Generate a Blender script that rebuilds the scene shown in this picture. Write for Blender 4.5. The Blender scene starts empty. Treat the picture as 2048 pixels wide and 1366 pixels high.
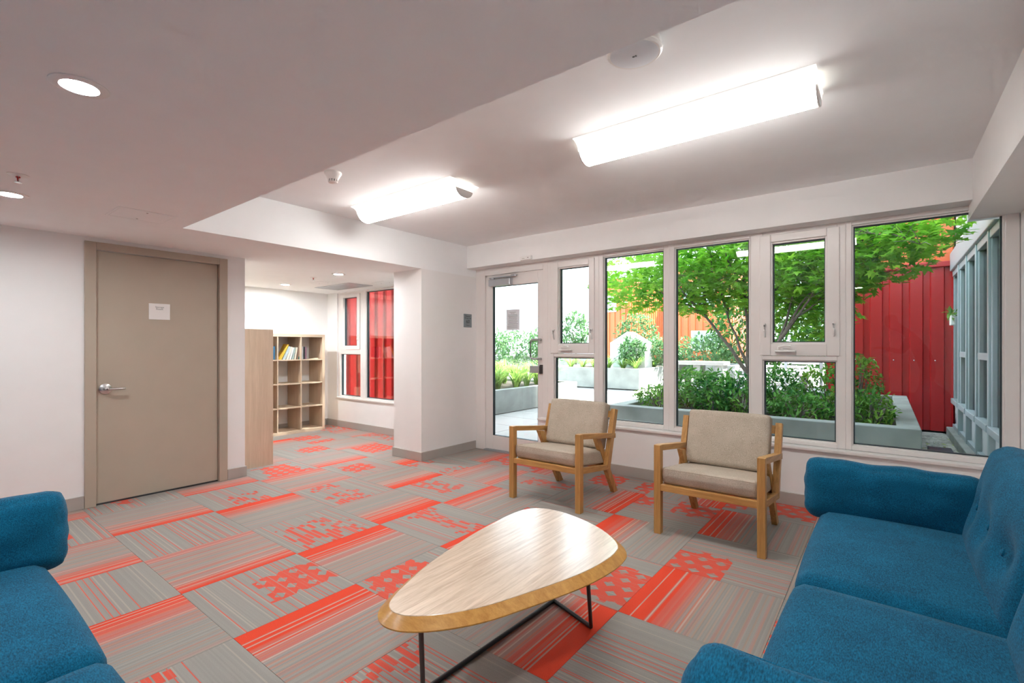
import bpy, bmesh, math, random
from mathutils import Vector, Matrix, noise
rnd = random.Random(7)
SC = bpy.context.scene
COL = SC.collection
R = math.radians

# ------------------------------------------------------------------ camera
cam = bpy.data.objects.new('camera', bpy.data.cameras.new('camera'))
COL.objects.link(cam)
cam.location = (0, 0, 1.262)
cam.rotation_euler = (R(90), 0, R(37.83))
cam.data.sensor_width = 36
cam.data.lens = 962 / 2048 * 36
cam.data.shift_y = 11 / 2048
cam.data.clip_start = .05
SC.camera = cam

# ------------------------------------------------------------------ sky, sun, exposure
W = bpy.data.worlds.new('hazy_sky'); SC.world = W; W.use_nodes = True
bg = W.node_tree.nodes['Background']
bg.inputs[0].default_value = (.74, .88, 1.0, 1)
bg.inputs[1].default_value = 3.1
sun = bpy.data.objects.new('sun', bpy.data.lights.new('sun', 'SUN'))
COL.objects.link(sun)
sun.data.energy = 21.0
sun.data.angle = R(.8)
sun.data.color = (1, .95, .88)
sun.rotation_euler = Vector((.45, .67, 1.0)).to_track_quat('Z', 'Y').to_euler()
SC.view_settings.view_transform = 'Standard'
SC.view_settings.look = 'None'
SC.view_settings.gamma = 1
SC.view_settings.use_curve_mapping = False
SC.view_settings.exposure = 0.85
SC.cycles.use_denoising = True
SC.cycles.max_bounces = 10
SC.cycles.diffuse_bounces = 6
SC.cycles.glossy_bounces = 3
SC.cycles.use_adaptive_sampling = True
SC.cycles.adaptive_threshold = .10
SC.cycles.adaptive_min_samples = 20
SC.cycles.transparent_max_bounces = 24
SC.cycles.sample_clamp_indirect = 12
SC.cycles.caustics_reflective = False
SC.cycles.caustics_refractive = False
TUBE_POWER = 16.0        # fluorescent diffusers
SPOT_POWER = 330.0        # recessed downlights
ALCOVE_POWER = 620.0      # brighter pair in the alcove

# ------------------------------------------------------------------ node maths
class E_:
    """tiny wrapper: python arithmetic on node sockets"""
    def __init__(s, nt, sock): s.nt, s.s = nt, sock
    def _m(s, op, *a):
        n = s.nt.nodes.new('ShaderNodeMath'); n.operation = op
        for i, v in enumerate((s,) + a):
            if isinstance(v, E_): s.nt.links.new(v.s, n.inputs[i])
            else: n.inputs[i].default_value = v
        return E_(s.nt, n.outputs[0])
    def __add__(s, o): return s._m('ADD', o)
    def __sub__(s, o): return s._m('SUBTRACT', o)
    def __mul__(s, o): return s._m('MULTIPLY', o)
    def __truediv__(s, o): return s._m('DIVIDE', o)
    def __rsub__(s, o): return (s * -1.0) + o
    __radd__ = __add__; __rmul__ = __mul__
    def fl(s): return s._m('FLOOR')
    def fr(s): return s._m('FRACT')
    def ab(s): return s._m('ABSOLUTE')
    def gt(s, o): return s._m('GREATER_THAN', o)
    def lt(s, o): return s._m('LESS_THAN', o)
    def mx(s, o): return s._m('MAXIMUM', o)
    def mn(s, o): return s._m('MINIMUM', o)
    def cl(s): 
        r = s._m('ADD', 0.0); r.s.node.use_clamp = True; return r

def new_mat(name):
    m = bpy.data.materials.new(name); m.use_nodes = True
    return m, m.node_tree, m.node_tree.nodes['Principled BSDF']

def lin(c):
    return tuple(((v / 255) / 12.92 if v <= 10 else (((v / 255) + .055) / 1.055) ** 2.4) for v in c) + (1,)

def tex_noise(nt, scale, detail=2, coord='Object', vec=None, stretch=None):
    if vec is None:
        tc = nt.nodes.new('ShaderNodeTexCoord'); vec = tc.outputs[coord]
    if stretch:
        mp = nt.nodes.new('ShaderNodeMapping'); mp.inputs['Scale'].default_value = stretch
        nt.links.new(vec, mp.inputs[0]); vec = mp.outputs[0]
    n = nt.nodes.new('ShaderNodeTexNoise'); n.inputs['Scale'].default_value = scale
    n.inputs['Detail'].default_value = detail
    nt.links.new(vec, n.inputs['Vector'])
    return n

def ramp2(nt, fac, c0, c1, p0=.3, p1=.7):
    r = nt.nodes.new('ShaderNodeValToRGB')
    r.color_ramp.elements[0].color = c0; r.color_ramp.elements[0].position = p0
    r.color_ramp.elements[1].color = c1; r.color_ramp.elements[1].position = p1
    nt.links.new(fac, r.inputs[0]); return r.outputs[0]

def bump(nt, p, h, strength=.2, dist=.002):
    b = nt.nodes.new('ShaderNodeBump'); b.inputs['Strength'].default_value = strength
    b.inputs['Distance'].default_value = dist
    nt.links.new(h, b.inputs['Height']); nt.links.new(b.outputs[0], p.inputs['Normal'])

def plain(name, col, rough=.5, metal=0, var=.06, scale=6, spec=.5, bmp=0, bscale=200, coat=0):
    m, nt, p = new_mat(name)
    n = tex_noise(nt, scale, 3)
    c0 = tuple(v * (1 - var) for v in col[:3]) + (1,); c1 = tuple(min(1, v * (1 + var)) for v in col[:3]) + (1,)
    nt.links.new(ramp2(nt, n.outputs[0], c0, c1), p.inputs['Base Color'])
    p.inputs['Roughness'].default_value = rough; p.inputs['Metallic'].default_value = metal
    p.inputs['Specular IOR Level'].default_value = spec
    p.inputs['Coat Weight'].default_value = coat
    if bmp:
        b = tex_noise(nt, bscale, 2); bump(nt, p, b.outputs[0], bmp)
    return m

def wood(name, c0, c1, rough=.4, axis='X', scale=1.0, coat=0, coat_rough=.2):
    m, nt, p = new_mat(name)
    st = {'X': (.8, 14, 14), 'Y': (14, .8, 14), 'Z': (14, 14, .8)}[axis]
    n = tex_noise(nt, 3.2 * scale, 5, stretch=st); n.inputs['Distortion'].default_value = .6
    f = tex_noise(nt, 22 * scale, 3, stretch=st)
    a = E_(nt, n.outputs[0]) * .7 + E_(nt, f.outputs[0]) * .3
    nt.links.new(ramp2(nt, a.s, c0, c1, .35, .65), p.inputs['Base Color'])
    p.inputs['Roughness'].default_value = rough
    p.inputs['Coat Weight'].default_value = coat; p.inputs['Coat Roughness'].default_value = coat_rough
    bump(nt, p, f.outputs[0], .06, .001)
    return m

def fabric(name, c0, c1, scale=260, sheen=.3, stretch=(1, 1, 1), bs=.5):
    m, nt, p = new_mat(name)
    n = tex_noise(nt, scale, 3, stretch=stretch); g = tex_noise(nt, 9, 2)
    a = E_(nt, n.outputs[0]) * .8 + E_(nt, g.outputs[0]) * .2
    nt.links.new(ramp2(nt, a.s, c0, c1, .34, .66), p.inputs['Base Color'])
    p.inputs['Roughness'].default_value = .92; p.inputs['Specular IOR Level'].default_value = .2
    p.inputs['Sheen Weight'].default_value = sheen; p.inputs['Sheen Roughness'].default_value = .45
    bump(nt, p, n.outputs[0], bs, .0015)
    return m

def emitter(name, col, strength):
    m, nt, p = new_mat(name)
    p.inputs['Base Color'].default_value = (.9, .9, .9, 1)
    p.inputs['Emission Color'].default_value = col; p.inputs['Emission Strength'].default_value = strength
    return m

def glass_mat(name, tint=(.97, .99, .98, 1), refl=1.0):
    m = bpy.data.materials.new(name); m.use_nodes = True; nt = m.node_tree
    nt.nodes.remove(nt.nodes['Principled BSDF'])
    out = nt.nodes['Material Output']
    t = nt.nodes.new('ShaderNodeBsdfTransparent'); t.inputs[0].default_value = tint
    g = nt.nodes.new('ShaderNodeBsdfGlossy'); g.inputs['Roughness'].default_value = 0.0
    f = nt.nodes.new('ShaderNodeFresnel'); f.inputs[0].default_value = 1.45
    k = E_(nt, f.outputs[0]) * refl
    x = nt.nodes.new('ShaderNodeMixShader')
    nt.links.new(k.s, x.inputs[0]); nt.links.new(t.outputs[0], x.inputs[1]); nt.links.new(g.outputs[0], x.inputs[2])
    nt.links.new(x.outputs[0], out.inputs[0])
    return m

def leaf_mat(name, c0, c1, trans=.45):
    m, nt, p = new_mat(name)
    n = tex_noise(nt, 3.5, 3)
    c = ramp2(nt, n.outputs[0], c0, c1, .35, .65)
    nt.links.new(c, p.inputs['Base Color']); p.inputs['Roughness'].default_value = .5
    p.inputs['Specular IOR Level'].default_value = .3
    t = nt.nodes.new('ShaderNodeBsdfTranslucent'); nt.links.new(c, t.inputs[0])
    x = nt.nodes.new('ShaderNodeMixShader'); x.inputs[0].default_value = trans
    nt.links.new(p.outputs[0], x.inputs[1]); nt.links.new(t.outputs[0], x.inputs[2])
    nt.links.new(x.outputs[0], nt.nodes['Material Output'].inputs[0])
    return m

def carpet_mat():
    m, nt, p = new_mat('patterned_carpet')
    uvn = nt.nodes.new('ShaderNodeUVMap')
    sep = nt.nodes.new('ShaderNodeSeparateXYZ'); nt.links.new(uvn.outputs[0], sep.inputs[0])
    u, v = E_(nt, sep.outputs[0]), E_(nt, sep.outputs[1])
    def att(k):
        a = nt.nodes.new('ShaderNodeAttribute'); a.attribute_type = 'OBJECT'; a.attribute_name = k
        return E_(nt, a.outputs['Fac'])
    motif, lo, hi, seed, vc, vw, mode = [att(k) for k in ('motif', 'red_low', 'red_high', 'seed', 'band', 'band_width', 'dashes')]
    def wn(x, y=None):
        n = nt.nodes.new('ShaderNodeTexWhiteNoise'); n.noise_dimensions = '3D'
        c = nt.nodes.new('ShaderNodeCombineXYZ')
        nt.links.new(x.s, c.inputs[0])
        if y is not None: nt.links.new(y.s, c.inputs[1])
        nt.links.new(seed.s, c.inputs[2]); nt.links.new(c.outputs[0], n.inputs[0])
        return E_(nt, n.outputs['Value'])
    def lines(t, k):            # thin lines: one random position inside each of k bins
        b = (t * k).fl(); f = (t * k).fr()
        return (f - (wn(b) * .7 + .15)).ab(), wn(b + 31.0)
    # --- gradient tile: stripes run along v, red fades across u
    rl = (1.0 - u / .62) * lo; rh = (1.0 - (1.0 - u) / .62) * hi
    red = rl.mx(rh).cl()
    tan_b = (u * 24.0).fl(); tan = ((u * 24.0).fr() - (wn(tan_b + 91.0) * .6 + .2)).ab().lt(.16) * wn(tan_b + 120.0).gt(.45)
    st = wn((u * 34.0).fl())
    fade = (red * 1.9 - .18 - st * .55).cl()
    dl, pick = lines(u, 17.0)
    light_line = dl.lt(.11) * pick.gt(.35) * red.lt(.93)
    warm_line = wn((u * 46.0).fl() + 7.0).gt(.78) * .16
    g_red = (fade * (1.0 - light_line * .75)).mx(warm_line * (1.0 - fade))
    # --- motif tile: thin lines run along u, blocks of diamonds or dashes in a band
    dv, pv = lines(v, 26.0)
    dens = 1.0 - ((v - vc).ab() / .75)
    thin = dv.lt(.11) * pv.gt(1.0 - dens * .6) * .7
    jag = wn((u * 7.0).fl()) * .16
    inb = (v - vc).ab().lt(vw - jag)
    du = ((u * 6.0 + (v * 7.0).fl() * .5).fr() - .5).ab() + ((v * 7.0).fr() - .5).ab()
    dia = du.gt(.33)
    ds = wn((u * 12.0 + (v * 18.0).fl() * .37).fl(), (v * 18.0).fl()).gt(.5) * (v * 18.0).fr().gt(.2)
    gap = wn((u * 4.0).fl() + 55.0).gt(.3)
    blk = (dia * (1.0 - mode) + ds * mode) * inb * gap * (1.0 - dv.lt(.1) * pv.gt(.4) * .8)
    m_red = thin.mx(blk * .85)
    pale_v = lines(v + .37, 19.0); pale = pale_v[0].lt(.1) * pale_v[1].gt(.5)
    amt = g_red * (1.0 - motif) + m_red * motif
    pal = light_line * (1.0 - motif) * fade.gt(.12) + pale * motif * (1.0 - m_red) * .45
    tc = nt.nodes.new('ShaderNodeTexCoord')
    yarn = tex_noise(nt, 420, 2, vec=tc.outputs['Object'])
    big = tex_noise(nt, 2.2, 2, vec=tc.outputs['Object'])
    gray = ramp2(nt, (E_(nt, yarn.outputs[0]) * .7 + wn((u * 90.0).fl()) * (1.0 - motif) * .22 + wn((v * 90.0).fl()) * motif * .12 + motif * .05).s,
                 (.235, .222, .204, 1), (.385, .362, .332, 1), .2, .8)
    redc = ramp2(nt, yarn.outputs[0], (.64, .036, .010, 1), (.82, .072, .022, 1), .3, .7)
    def mix(f, a, b):
        x = nt.nodes.new('ShaderNodeMix'); x.data_type = 'RGBA'
        nt.links.new(f.s, x.inputs[0])
        if isinstance(a, tuple): x.inputs[6].default_value = a
        else: nt.links.new(a, x.inputs[6])
        if isinstance(b, tuple): x.inputs[7].default_value = b
        else: nt.links.new(b, x.inputs[7])
        return x.outputs[2]
    c1 = mix(pal.cl() * .55, gray, (.62, .50, .41, 1))
    c1 = mix(tan * (1.0 - motif) * (red * .6 + .22).cl(), c1, (.56, .25, .13, 1))
    c2 = mix(amt.cl(), c1, redc)
    nt.links.new(c2, p.inputs['Base Color'])
    p.inputs['Roughness'].default_value = .8; p.inputs['Specular IOR Level'].default_value = .22
    p.inputs['Sheen Weight'].default_value = .06; p.inputs['Sheen Roughness'].default_value = .5
    bump(nt, p, yarn.outputs[0], .5, .002)
    return m

M = dict(
    wall=plain('white_wall_paint', (.865, .865, .86), .55, var=.01, bmp=.04, bscale=160, spec=.3),
    ceil=plain('white_ceiling_paint', (.90, .92, .93), .8, var=.01, spec=.2),
    base=plain('grey_vinyl_baseboard', (.43, .40, .37), .45, var=.03),
    taupe=plain('taupe_door_paint', (.47, .405, .325), .42, var=.02, spec=.4),
    pvc=plain('white_window_vinyl', (.80, .77, .75), .28, var=.01),
    gasket=plain('black_gasket', (.03, .05, .06), .5),
    glass=glass_mat('window_glass', refl=.8),
    metal=plain('satin_metal', (.62, .62, .62), .25, 1),
    alu=plain('grey_aluminium', (.5, .52, .55), .35, .7),
    black=plain('black_steel', (.012, .013, .016), .38),
    dark=plain('dark_plastic', (.03, .03, .03), .5),
    white=plain('white_plastic', (.84, .83, .81), .35, var=.01),
    red_detail=plain('red_bulb', (.5, .03, .03), .2),
    spot2=emitter('alcove_downlight_lens', (.95, .985, 1, 1), ALCOVE_POWER),
    tube=emitter('fluorescent_diffuser', (1, .97, .93, 1), TUBE_POWER),
    spot=emitter('downlight_lens', (.95, .985, 1, 1), SPOT_POWER),
    teal=fabric('teal_wool', (.001, .046, .095, 1), (.003, .142, .265, 1), 330, .06, (1, .3, 1)),
    beige=fabric('beige_tweed', (.34, .285, .22, 1), (.60, .53, .44, 1), 330, .05, bs=.8),
    oak=wood('golden_oak', (.40, .20, .055, 1), (.62, .345, .115, 1), .42, 'Y'),
    oakx=wood('golden_oak_cross', (.40, .20, .055, 1), (.62, .345, .115, 1), .42, 'X'),
    oakz=wood('golden_oak_upright', (.40, .20, .055, 1), (.62, .345, .115, 1), .42, 'Z'),
    top=wood('tabletop_with_window_sheen', (.50, .355, .24, 1), (.76, .60, .45, 1), .3, 'Y', 1.5, 1.0, .2),  # light oak, base colour whitened to stand in for the window reflection
    edge=wood('amber_table_edge', (.48, .21, .035, 1), (.66, .34, .075, 1), .35, 'X', .8, .3),
    birch=wood('birch_veneer', (.55, .42, .30, 1), (.66, .52, .39, 1), .5, 'Z', .7),
    birchy=wood('birch_veneer_flat', (.55, .42, .30, 1), (.68, .54, .40, 1), .5, 'Y', .7),
    concrete=plain('weathered_concrete', (.27, .29, .275), .85, var=.22, scale=2.5, bmp=.15, bscale=40),
    paver=plain('pale_paver', (.33, .32, .305), .85, var=.06, scale=3),
    soil=plain('dark_soil', (.05, .04, .03), .95, var=.3, scale=20),
    gravel=plain('grey_pebble', (.38, .38, .35), .8, var=.3, scale=5),
    moss=plain('mossy_ground', (.27, .33, .11), .95, var=.45, scale=14),
    redclad=plain('red_metal_cladding', (.47, .020, .022), .35, var=.06, scale=1.5),
    orange=plain('orange_metal_cladding', (.72, .16, .05), .4, var=.05, scale=1.5),
    greyclad=plain('grey_blue_metal', (.36, .43, .46), .4, .1, var=.05),
    palewall=plain('pale_render', (.62, .62, .64), .8, var=.03),
    bark=plain('grey_bark', (.15, .125, .105), .85, var=.35, scale=25),
    maple=leaf_mat('maple_leaf', (.10, .38, .02, 1), (.40, .70, .07, 1), .6),
    shrub=leaf_mat('glossy_shrub_leaf', (.03, .16, .03, 1), (.20, .45, .07, 1), .35),
    yew=leaf_mat('bright_shrub_leaf', (.06, .22, .03, 1), (.28, .48, .07, 1), .4),
    blade=leaf_mat('strap_leaf', (.14, .30, .05, 1), (.38, .52, .14, 1), .4),
    deepleaf=leaf_mat('deep_leaf', (.025, .11, .02, 1), (.09, .26, .04, 1), .35),
    farleaf=leaf_mat('far_leaf', (.06, .17, .06, 1), (.16, .30, .12, 1), .35),
    print=plain('grey_print', (.20, .21, .22), .7),
    sign=plain('grey_blue_sign', (.25, .30, .32), .45),
    paper=plain('notice_paper', (.74, .78, .82), .8, var=.02),
    outer=plain('exterior_wall', (.5, .5, .5), .8),
    cloth=fabric('dark_clothing', (.015, .015, .02, 1), (.03, .03, .035, 1), 200, .1),
    skin=plain('skin', (.45, .27, .19), .5),
    hair=plain('dark_hair', (.02, .015, .012), .6),
    handle=plain('grey_painted_metal', (.40, .40, .40), .35, .2),
    mint=plain('pale_green_paint', (.55, .72, .58), .6),
    utility=plain('dark_blue_lid', (.03, .05, .07), .5),
    farpane=plain('far_window_glass', (.45, .52, .58), .15),
    wingglass=glass_mat('wing_window_glass', (.75, .85, .88, 1), 1.0),
    winglens=emitter('wing_diffuser', (1, .93, .84, 1), .7),
    carpet=carpet_mat(),
)

# ------------------------------------------------------------------ mesh helpers
class MB:
    def __init__(s): s.v, s.f = [], []
    def add(s, vs, fs):
        o = len(s.v); s.v += [tuple(x) for x in vs]; s.f += [tuple(i + o for i in f) for f in fs]; return s
    def box(s, x0, x1, y0, y1, z0, z1):
        return s.add([(x0, y0, z0), (x1, y0, z0), (x1, y1, z0), (x0, y1, z0), (x0, y0, z1), (x1, y0, z1), (x1, y1, z1), (x0, y1, z1)],
                     [(3, 2, 1, 0), (4, 5, 6, 7), (0, 1, 5, 4), (1, 2, 6, 5), (2, 3, 7, 6), (3, 0, 4, 7)])
    def prism(s, poly, axis, a, b):
        """extrude a 2D polygon along an axis from a to b; poly gives the other two coordinates in order"""
        n = len(poly)
        def P(q, t):
            return {'X': (t, q[0], q[1]), 'Y': (q[0], t, q[1]), 'Z': (q[0], q[1], t)}[axis]
        vs = [P(q, a) for q in poly] + [P(q, b) for q in poly]
        fs = [tuple(range(n - 1, -1, -1)), tuple(range(n, 2 * n))] + [(i, (i + 1) % n, n + (i + 1) % n, n + i) for i in range(n)]
        return s.add(vs, fs)
    def tube(s, pts, r, n=8, cap=True):
        pts = [Vector(q) for q in pts]; rs = r if isinstance(r, (list, tuple)) else [r] * len(pts)
        rings = []; up = Vector((0, 0, 1))
        for i, q in enumerate(pts):
            t = (pts[min(i + 1, len(pts) - 1)] - pts[max(i - 1, 0)]).normalized()
            a = t.cross(up)
            if a.length < 1e-3: a = t.cross(Vector((1, 0, 0)))
            a.normalize(); b = t.cross(a).normalized()
            rings.append([q + (a * math.cos(2 * math.pi * k / n) + b * math.sin(2 * math.pi * k / n)) * rs[i] for k in range(n)])
        vs = [x for g in rings for x in g]; fs = []
        for i in range(len(pts) - 1):
            for k in range(n):
                fs.append((i * n + k, i * n + (k + 1) % n, (i + 1) * n + (k + 1) % n, (i + 1) * n + k))
        if cap: fs += [tuple(range(n - 1, -1, -1)), tuple(range((len(pts) - 1) * n, len(pts) * n))]
        return s.add(vs, fs)
    def lathe(s, prof, c=(0, 0, 0), n=32, axis='Z'):
        vs, fs = [], []
        for r, h in prof:
            for k in range(n):
                a = 2 * math.pi * k / n; x, y = r * math.cos(a), r * math.sin(a)
                q = {'Z': (x, y, h), 'X': (h, x, y), 'Y': (x, h, y)}[axis]
                vs.append((c[0] + q[0], c[1] + q[1], c[2] + q[2]))
        m = len(prof)
        for i in range(m - 1):
            for k in range(n):
                fs.append((i * n + k, i * n + (k + 1) % n, (i + 1) * n + (k + 1) % n, (i + 1) * n + k))
        fs += [tuple(range(n - 1, -1, -1)), tuple(range((m - 1) * n, m * n))]
        return s.add(vs, fs)
    def mesh(s, name, mat, bevel=0, seg=2, smooth=False, sharp=40):
        me = bpy.data.meshes.new(name); me.from_pydata(s.v, [], s.f); me.update()
        bm = bmesh.new(); bm.from_mesh(me)
        bmesh.ops.recalc_face_normals(bm, faces=bm.faces)
        if bevel:
            ed = [e for e in bm.edges if len(e.link_faces) == 2 and e.calc_face_angle(0) > .4]
            bmesh.ops.bevel(bm, geom=ed, offset=bevel, segments=seg, affect='EDGES', profile=.5, clamp_overlap=True)
        bm.to_mesh(me); bm.free()
        if mat is not None: me.materials.append(M[mat])
        if smooth:
            for q in me.polygons: q.use_smooth = True
            try: me.set_sharp_from_angle(angle=R(sharp))
            except Exception: pass
        return me
    def obj(s, name, mat, parent=None, **k):
        return link(name, s.mesh(name, mat, **k), parent)

def link(name, data, parent=None):
    o = bpy.data.objects.new(name, data); COL.objects.link(o)
    if parent is not None: o.parent = parent
    return o
def tag(o, label, cat=None, group=None, kind=None):
    o['label'] = label
    if cat: o['category'] = cat
    if group: o['group'] = group
    if kind: o['kind'] = kind
    return o
def empty(name, loc=(0, 0, 0), rz=0):
    o = link(name, None); o.location = loc; o.rotation_euler = (0, 0, rz); o.empty_display_size = .1; return o
def struct(o, label=None):
    o['kind'] = 'structure'
    if label: o['label'] = label
    return o
def copy_tree(o, parent=None):
    c = o.copy(); COL.objects.link(c); c.parent = parent
    for ch in list(o.children): copy_tree(ch, c)
    return c
def box(name, mat, b, parent=None, bevel=0, **k): return MB().box(*b).obj(name, mat, parent, bevel=bevel, **k)
def text_mesh(name, s, size, mat, parent, loc, rot, align='CENTER'):
    cu = bpy.data.curves.new(name, 'FONT'); cu.body = s; cu.size = size; cu.align_x = align; cu.align_y = 'CENTER'; cu.extrude = .0004
    t = bpy.data.objects.new(name, cu); COL.objects.link(t)
    bpy.context.view_layer.update()
    me = bpy.data.meshes.new_from_object(t.evaluated_get(bpy.context.evaluated_depsgraph_get()))
    bpy.data.objects.remove(t); me.materials.clear(); me.materials.append(M[mat])
    o = link(name, me, parent); o.location = loc; o.rotation_euler = rot; return o
def frame_bars(mb, x0, x1, z0, z1, w, y0, y1):
    wl, wr, wb, wt = w if isinstance(w, tuple) else (w,) * 4
    mb.box(x0, x0 + wl, y0, y1, z0, z1); mb.box(x1 - wr, x1, y0, y1, z0, z1)
    mb.box(x0 + wl, x1 - wr, y0, y1, z0, z0 + wb); mb.box(x0 + wl, x1 - wr, y0, y1, z1 - wt, z1)
    return mb

# ------------------------------------------------------------------ room shell
XL, XR, YB, XP = -4.94, .69, -2.6, -4.04      # left wall, right wall, wall behind the camera, pillar face
ZL, ZH = 2.127, 2.49                           # low and raised ceiling
YW = 4.40                                      # wall under the windows
XA = -7.2                                      # far wall of the alcove
floor = struct(box('floor', 'outer', (XA - .15, XR + .1, YB - .1, 4.56, -.16, -.008)), 'concrete floor slab under red and grey carpet tiles')

T, GX, GY = .61, -2.84, 2.735
grad = {(0, -2): (1, 0), (1, -3): (1.05, 0), (-1, -3): (.45, .75), (-2, -4): (.4, .75), (-2, -2): (.9, 0), (-3, -3): (0, .85), (0, -4): (.95, 0),
        (-1, -1): (0, 1), (-2, 0): (0, .9), (-3, -1): (.6, .55), (-4, -2): (0, .75), (-4, 0): (0, .7), (0, 0): (.85, 0), (1, -1): (1, 0),
        (-1, 1): (.6, .65), (-2, 2): (0, .8), (1, 1): (0, 1), (2, 0): (1, 0), (3, -1): (1.1, 0), (2, -2): (0, 1.1), (0, 2): (.8, 0), (3, 1): (1, 0),
        (2, 2): (0, 1), (-3, 1): (0, .95), (-5, 1): (.3, .5), (-6, 2): (.5, .5), (-5, -1): (.3, .5)}
mot = {(0, -3): (.72, .34, 0), (-1, -2): (.5, .4, 1), (1, -2): (.35, .42, 0), (3, 0): (.2, .34, 0), (2, -1): (.4, .42, 0), (3, -2): (.25, .42, 0), (0, -1): (.55, .25, 1),
       (2, 1): (.75, .3, 0), (1, 2): (.35, .36, 0), (-2, -3): (.62, .38, 1), (-1, -4): (.3, .02, 1), (1, -4): (.2, .45, 1), (0, 1): (.6, .25, 1), (3, 2): (.5, .4, 0),
       (-1, 0): (.5, .28, 1), (-3, -2): (.5, .35, 1), (-1, 2): (.4, .3, 0), (2, -3): (.4, .42, 1), (-2, -1): (.4, .3, 1)}
def in_room(x0, x1, y0, y1):
    return (x1 > XL + .02 and x0 < XR and y1 > YB and y0 < 4.47) or (x1 > XA and x0 < XL + .3 and y1 > 2.11 and y0 < 4.36)
full_tile = None
for i in range(-8, 6):
    for j in range(-9, 4):
        x0, y0 = GX + T * i, GY + T * j
        if not in_room(x0, x0 + T, y0, y0 + T): continue
        cx0, cx1, cy0, cy1 = max(x0, XA), min(x0 + T, XR), max(y0, YB), min(y0 + T, 4.47)
        if cx1 - cx0 < .02 or cy1 - cy0 < .02: continue
        whole = abs(cx1 - cx0 - T) < 1e-6 and abs(cy1 - cy0 - T) < 1e-6
        if whole and full_tile: me = full_tile
        else:
            e = .0008
            mb = MB().box(cx0 - x0 + e, cx1 - x0 - e, cy0 - y0 + e, cy1 - y0 - e, -.008, 0)
            me = mb.mesh('carpet_tile', 'carpet')
            uv = me.uv_layers.new(name='UVMap')
            for l in me.loops:
                c = me.vertices[l.vertex_index].co; uv.data[l.index].uv = (c.x / T, c.y / T)
            if whole: full_tile = me
        o = link('carpet_tile', me, floor); o.location = (x0, y0, 0)
        rr = random.Random(i * 131 + j * 17 + 5)
        o['motif'] = float((i + j) % 2); o['seed'] = rr.random() * 40
        g = grad.get((i, j)) or rr.choice([(1, 0), (0, 1), (.5, .7), (.9, 0), (0, .9)])
        k = mot.get((i, j)) or (rr.uniform(.2, .8), rr.uniform(.2, .42), float(rr.random() < .5))
        o['red_low'], o['red_high'] = float(g[0]), float(g[1])
        o['band'], o['band_width'], o['dashes'] = float(k[0]), float(k[1]), float(k[2])

DY0, DY1, DZ = .99, 1.875, 2.03               # taupe door leaf
w = MB().box(XL - .16, XL, YB, DY0 - .03, 0, ZL).box(XL - .16, XL, DY1 + .03, 2.11, 0, ZL).box(XL - .16, XL, DY0 - .03, DY1 + .03, DZ + .03, ZL)
struct(w.obj('wall_left', 'wall'))
struct(box('wall_back', 'wall', (XL - .16, XR + .12, YB - .12, YB, 0, ZL)))
struct(box('wall_right', 'wall', (XR, XR + .1, YB, 4.56, 0, ZL)))
struct(box('wall_alcove_near', 'wall', (XA - .1, XL - .16, 1.98, 2.11, 0, ZL)))
struct(box('wall_alcove_back', 'wall', (XA - .1, XA, 2.11, 4.36, 0, ZL)))
wa = MB().box(XA - .1, -4.52, 4.36, 4.52, 0, .45).box(XA - .1, -6.93, 4.36, 4.52, .45, ZL).box(-6.93, -4.52, 4.36, 4.52, 2.118, ZL)
struct(wa.obj('wall_alcove_window', 'wall'))
struct(box('wall_pillar', 'wall', (-4.515, XP, 3.575, 4.56, 0, ZL)), 'white wall stub between the alcove and the glass door')
struct(box('wall_window', 'wall', (-3.045, XR, YW, 4.55, 0, .455)), 'low white wall under the row of windows')
struct(box('wall_window_header', 'wall', (XP, .45, 4.305, 4.60, 2.22, ZH + .1)), 'white header above the door and windows')
# outside skin of the building above the ceilings
struct(box('wall_facade', 'palewall', (XA - .1, XR + .12, 4.47, 4.60, ZH + .1, 3.3)), 'pale outside wall above the windows')
lo = MB().box(XA - .1, XR + .12, YB - .12, 1.294, ZL, ZH + .06).box(XA - .1, XP, 1.294, 4.56, ZL, ZH + .06)
struct(lo.obj('ceiling', 'ceil'), 'low white dropped ceiling over the door side')
struct(box('ceiling_raised', 'ceil', (XP - .05, .5, 1.25, 4.35, ZH, ZH + .1)), 'raised white ceiling over the seating')
struct(box('ceiling_bulkhead', 'wall', (.447, XR + .12, 1.294, 4.58, ZL + .002, ZH + .06)), 'white bulkhead beam along the right wall')
struct(box('roof', 'outer', (XA - .1, XR + .12, YB - .12, 4.6, ZH + .1, ZH + .3)), 'flat roof over the room')

BB, BT = .10, .014
def base(name, b): struct(box(name, 'base', b, bevel=.003))
base('baseboard_left', (XL, XL + BT, YB, DY0 - .075, 0, BB))
base('baseboard_left.001', (XL, XL + BT, DY1 + .075, 2.11 + BT, 0, BB))
base('baseboard_pillar', (-4.515 - BT, XP + BT, 3.575 - BT, 3.575, 0, BB))
base('baseboard_pillar.001', (XP, XP + BT, 3.575, 4.455, 0, BB))
base('baseboard_window', (-3.04, XR - .001, YW - BT, YW, 0, BB))
base('baseboard_alcove', (XA, -4.53, 4.36 - BT, 4.36, 0, BB))
base('baseboard_alcove.001', (XA, XA + BT, 2.13, 4.34, 0, BB))
base('baseboard_alcove.002', (XA + .02, XL - .002, 2.11, 2.11 + BT, 0, BB))
base('baseboard_right', (XR - BT, XR, YB + .02, YW - .02, 0, BB))
struct(box('trim_1', 'pvc', (-3.045, XR - .002, 4.372, 4.47, .455, .478), bevel=.004), 'white window sill board below the windows')

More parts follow.
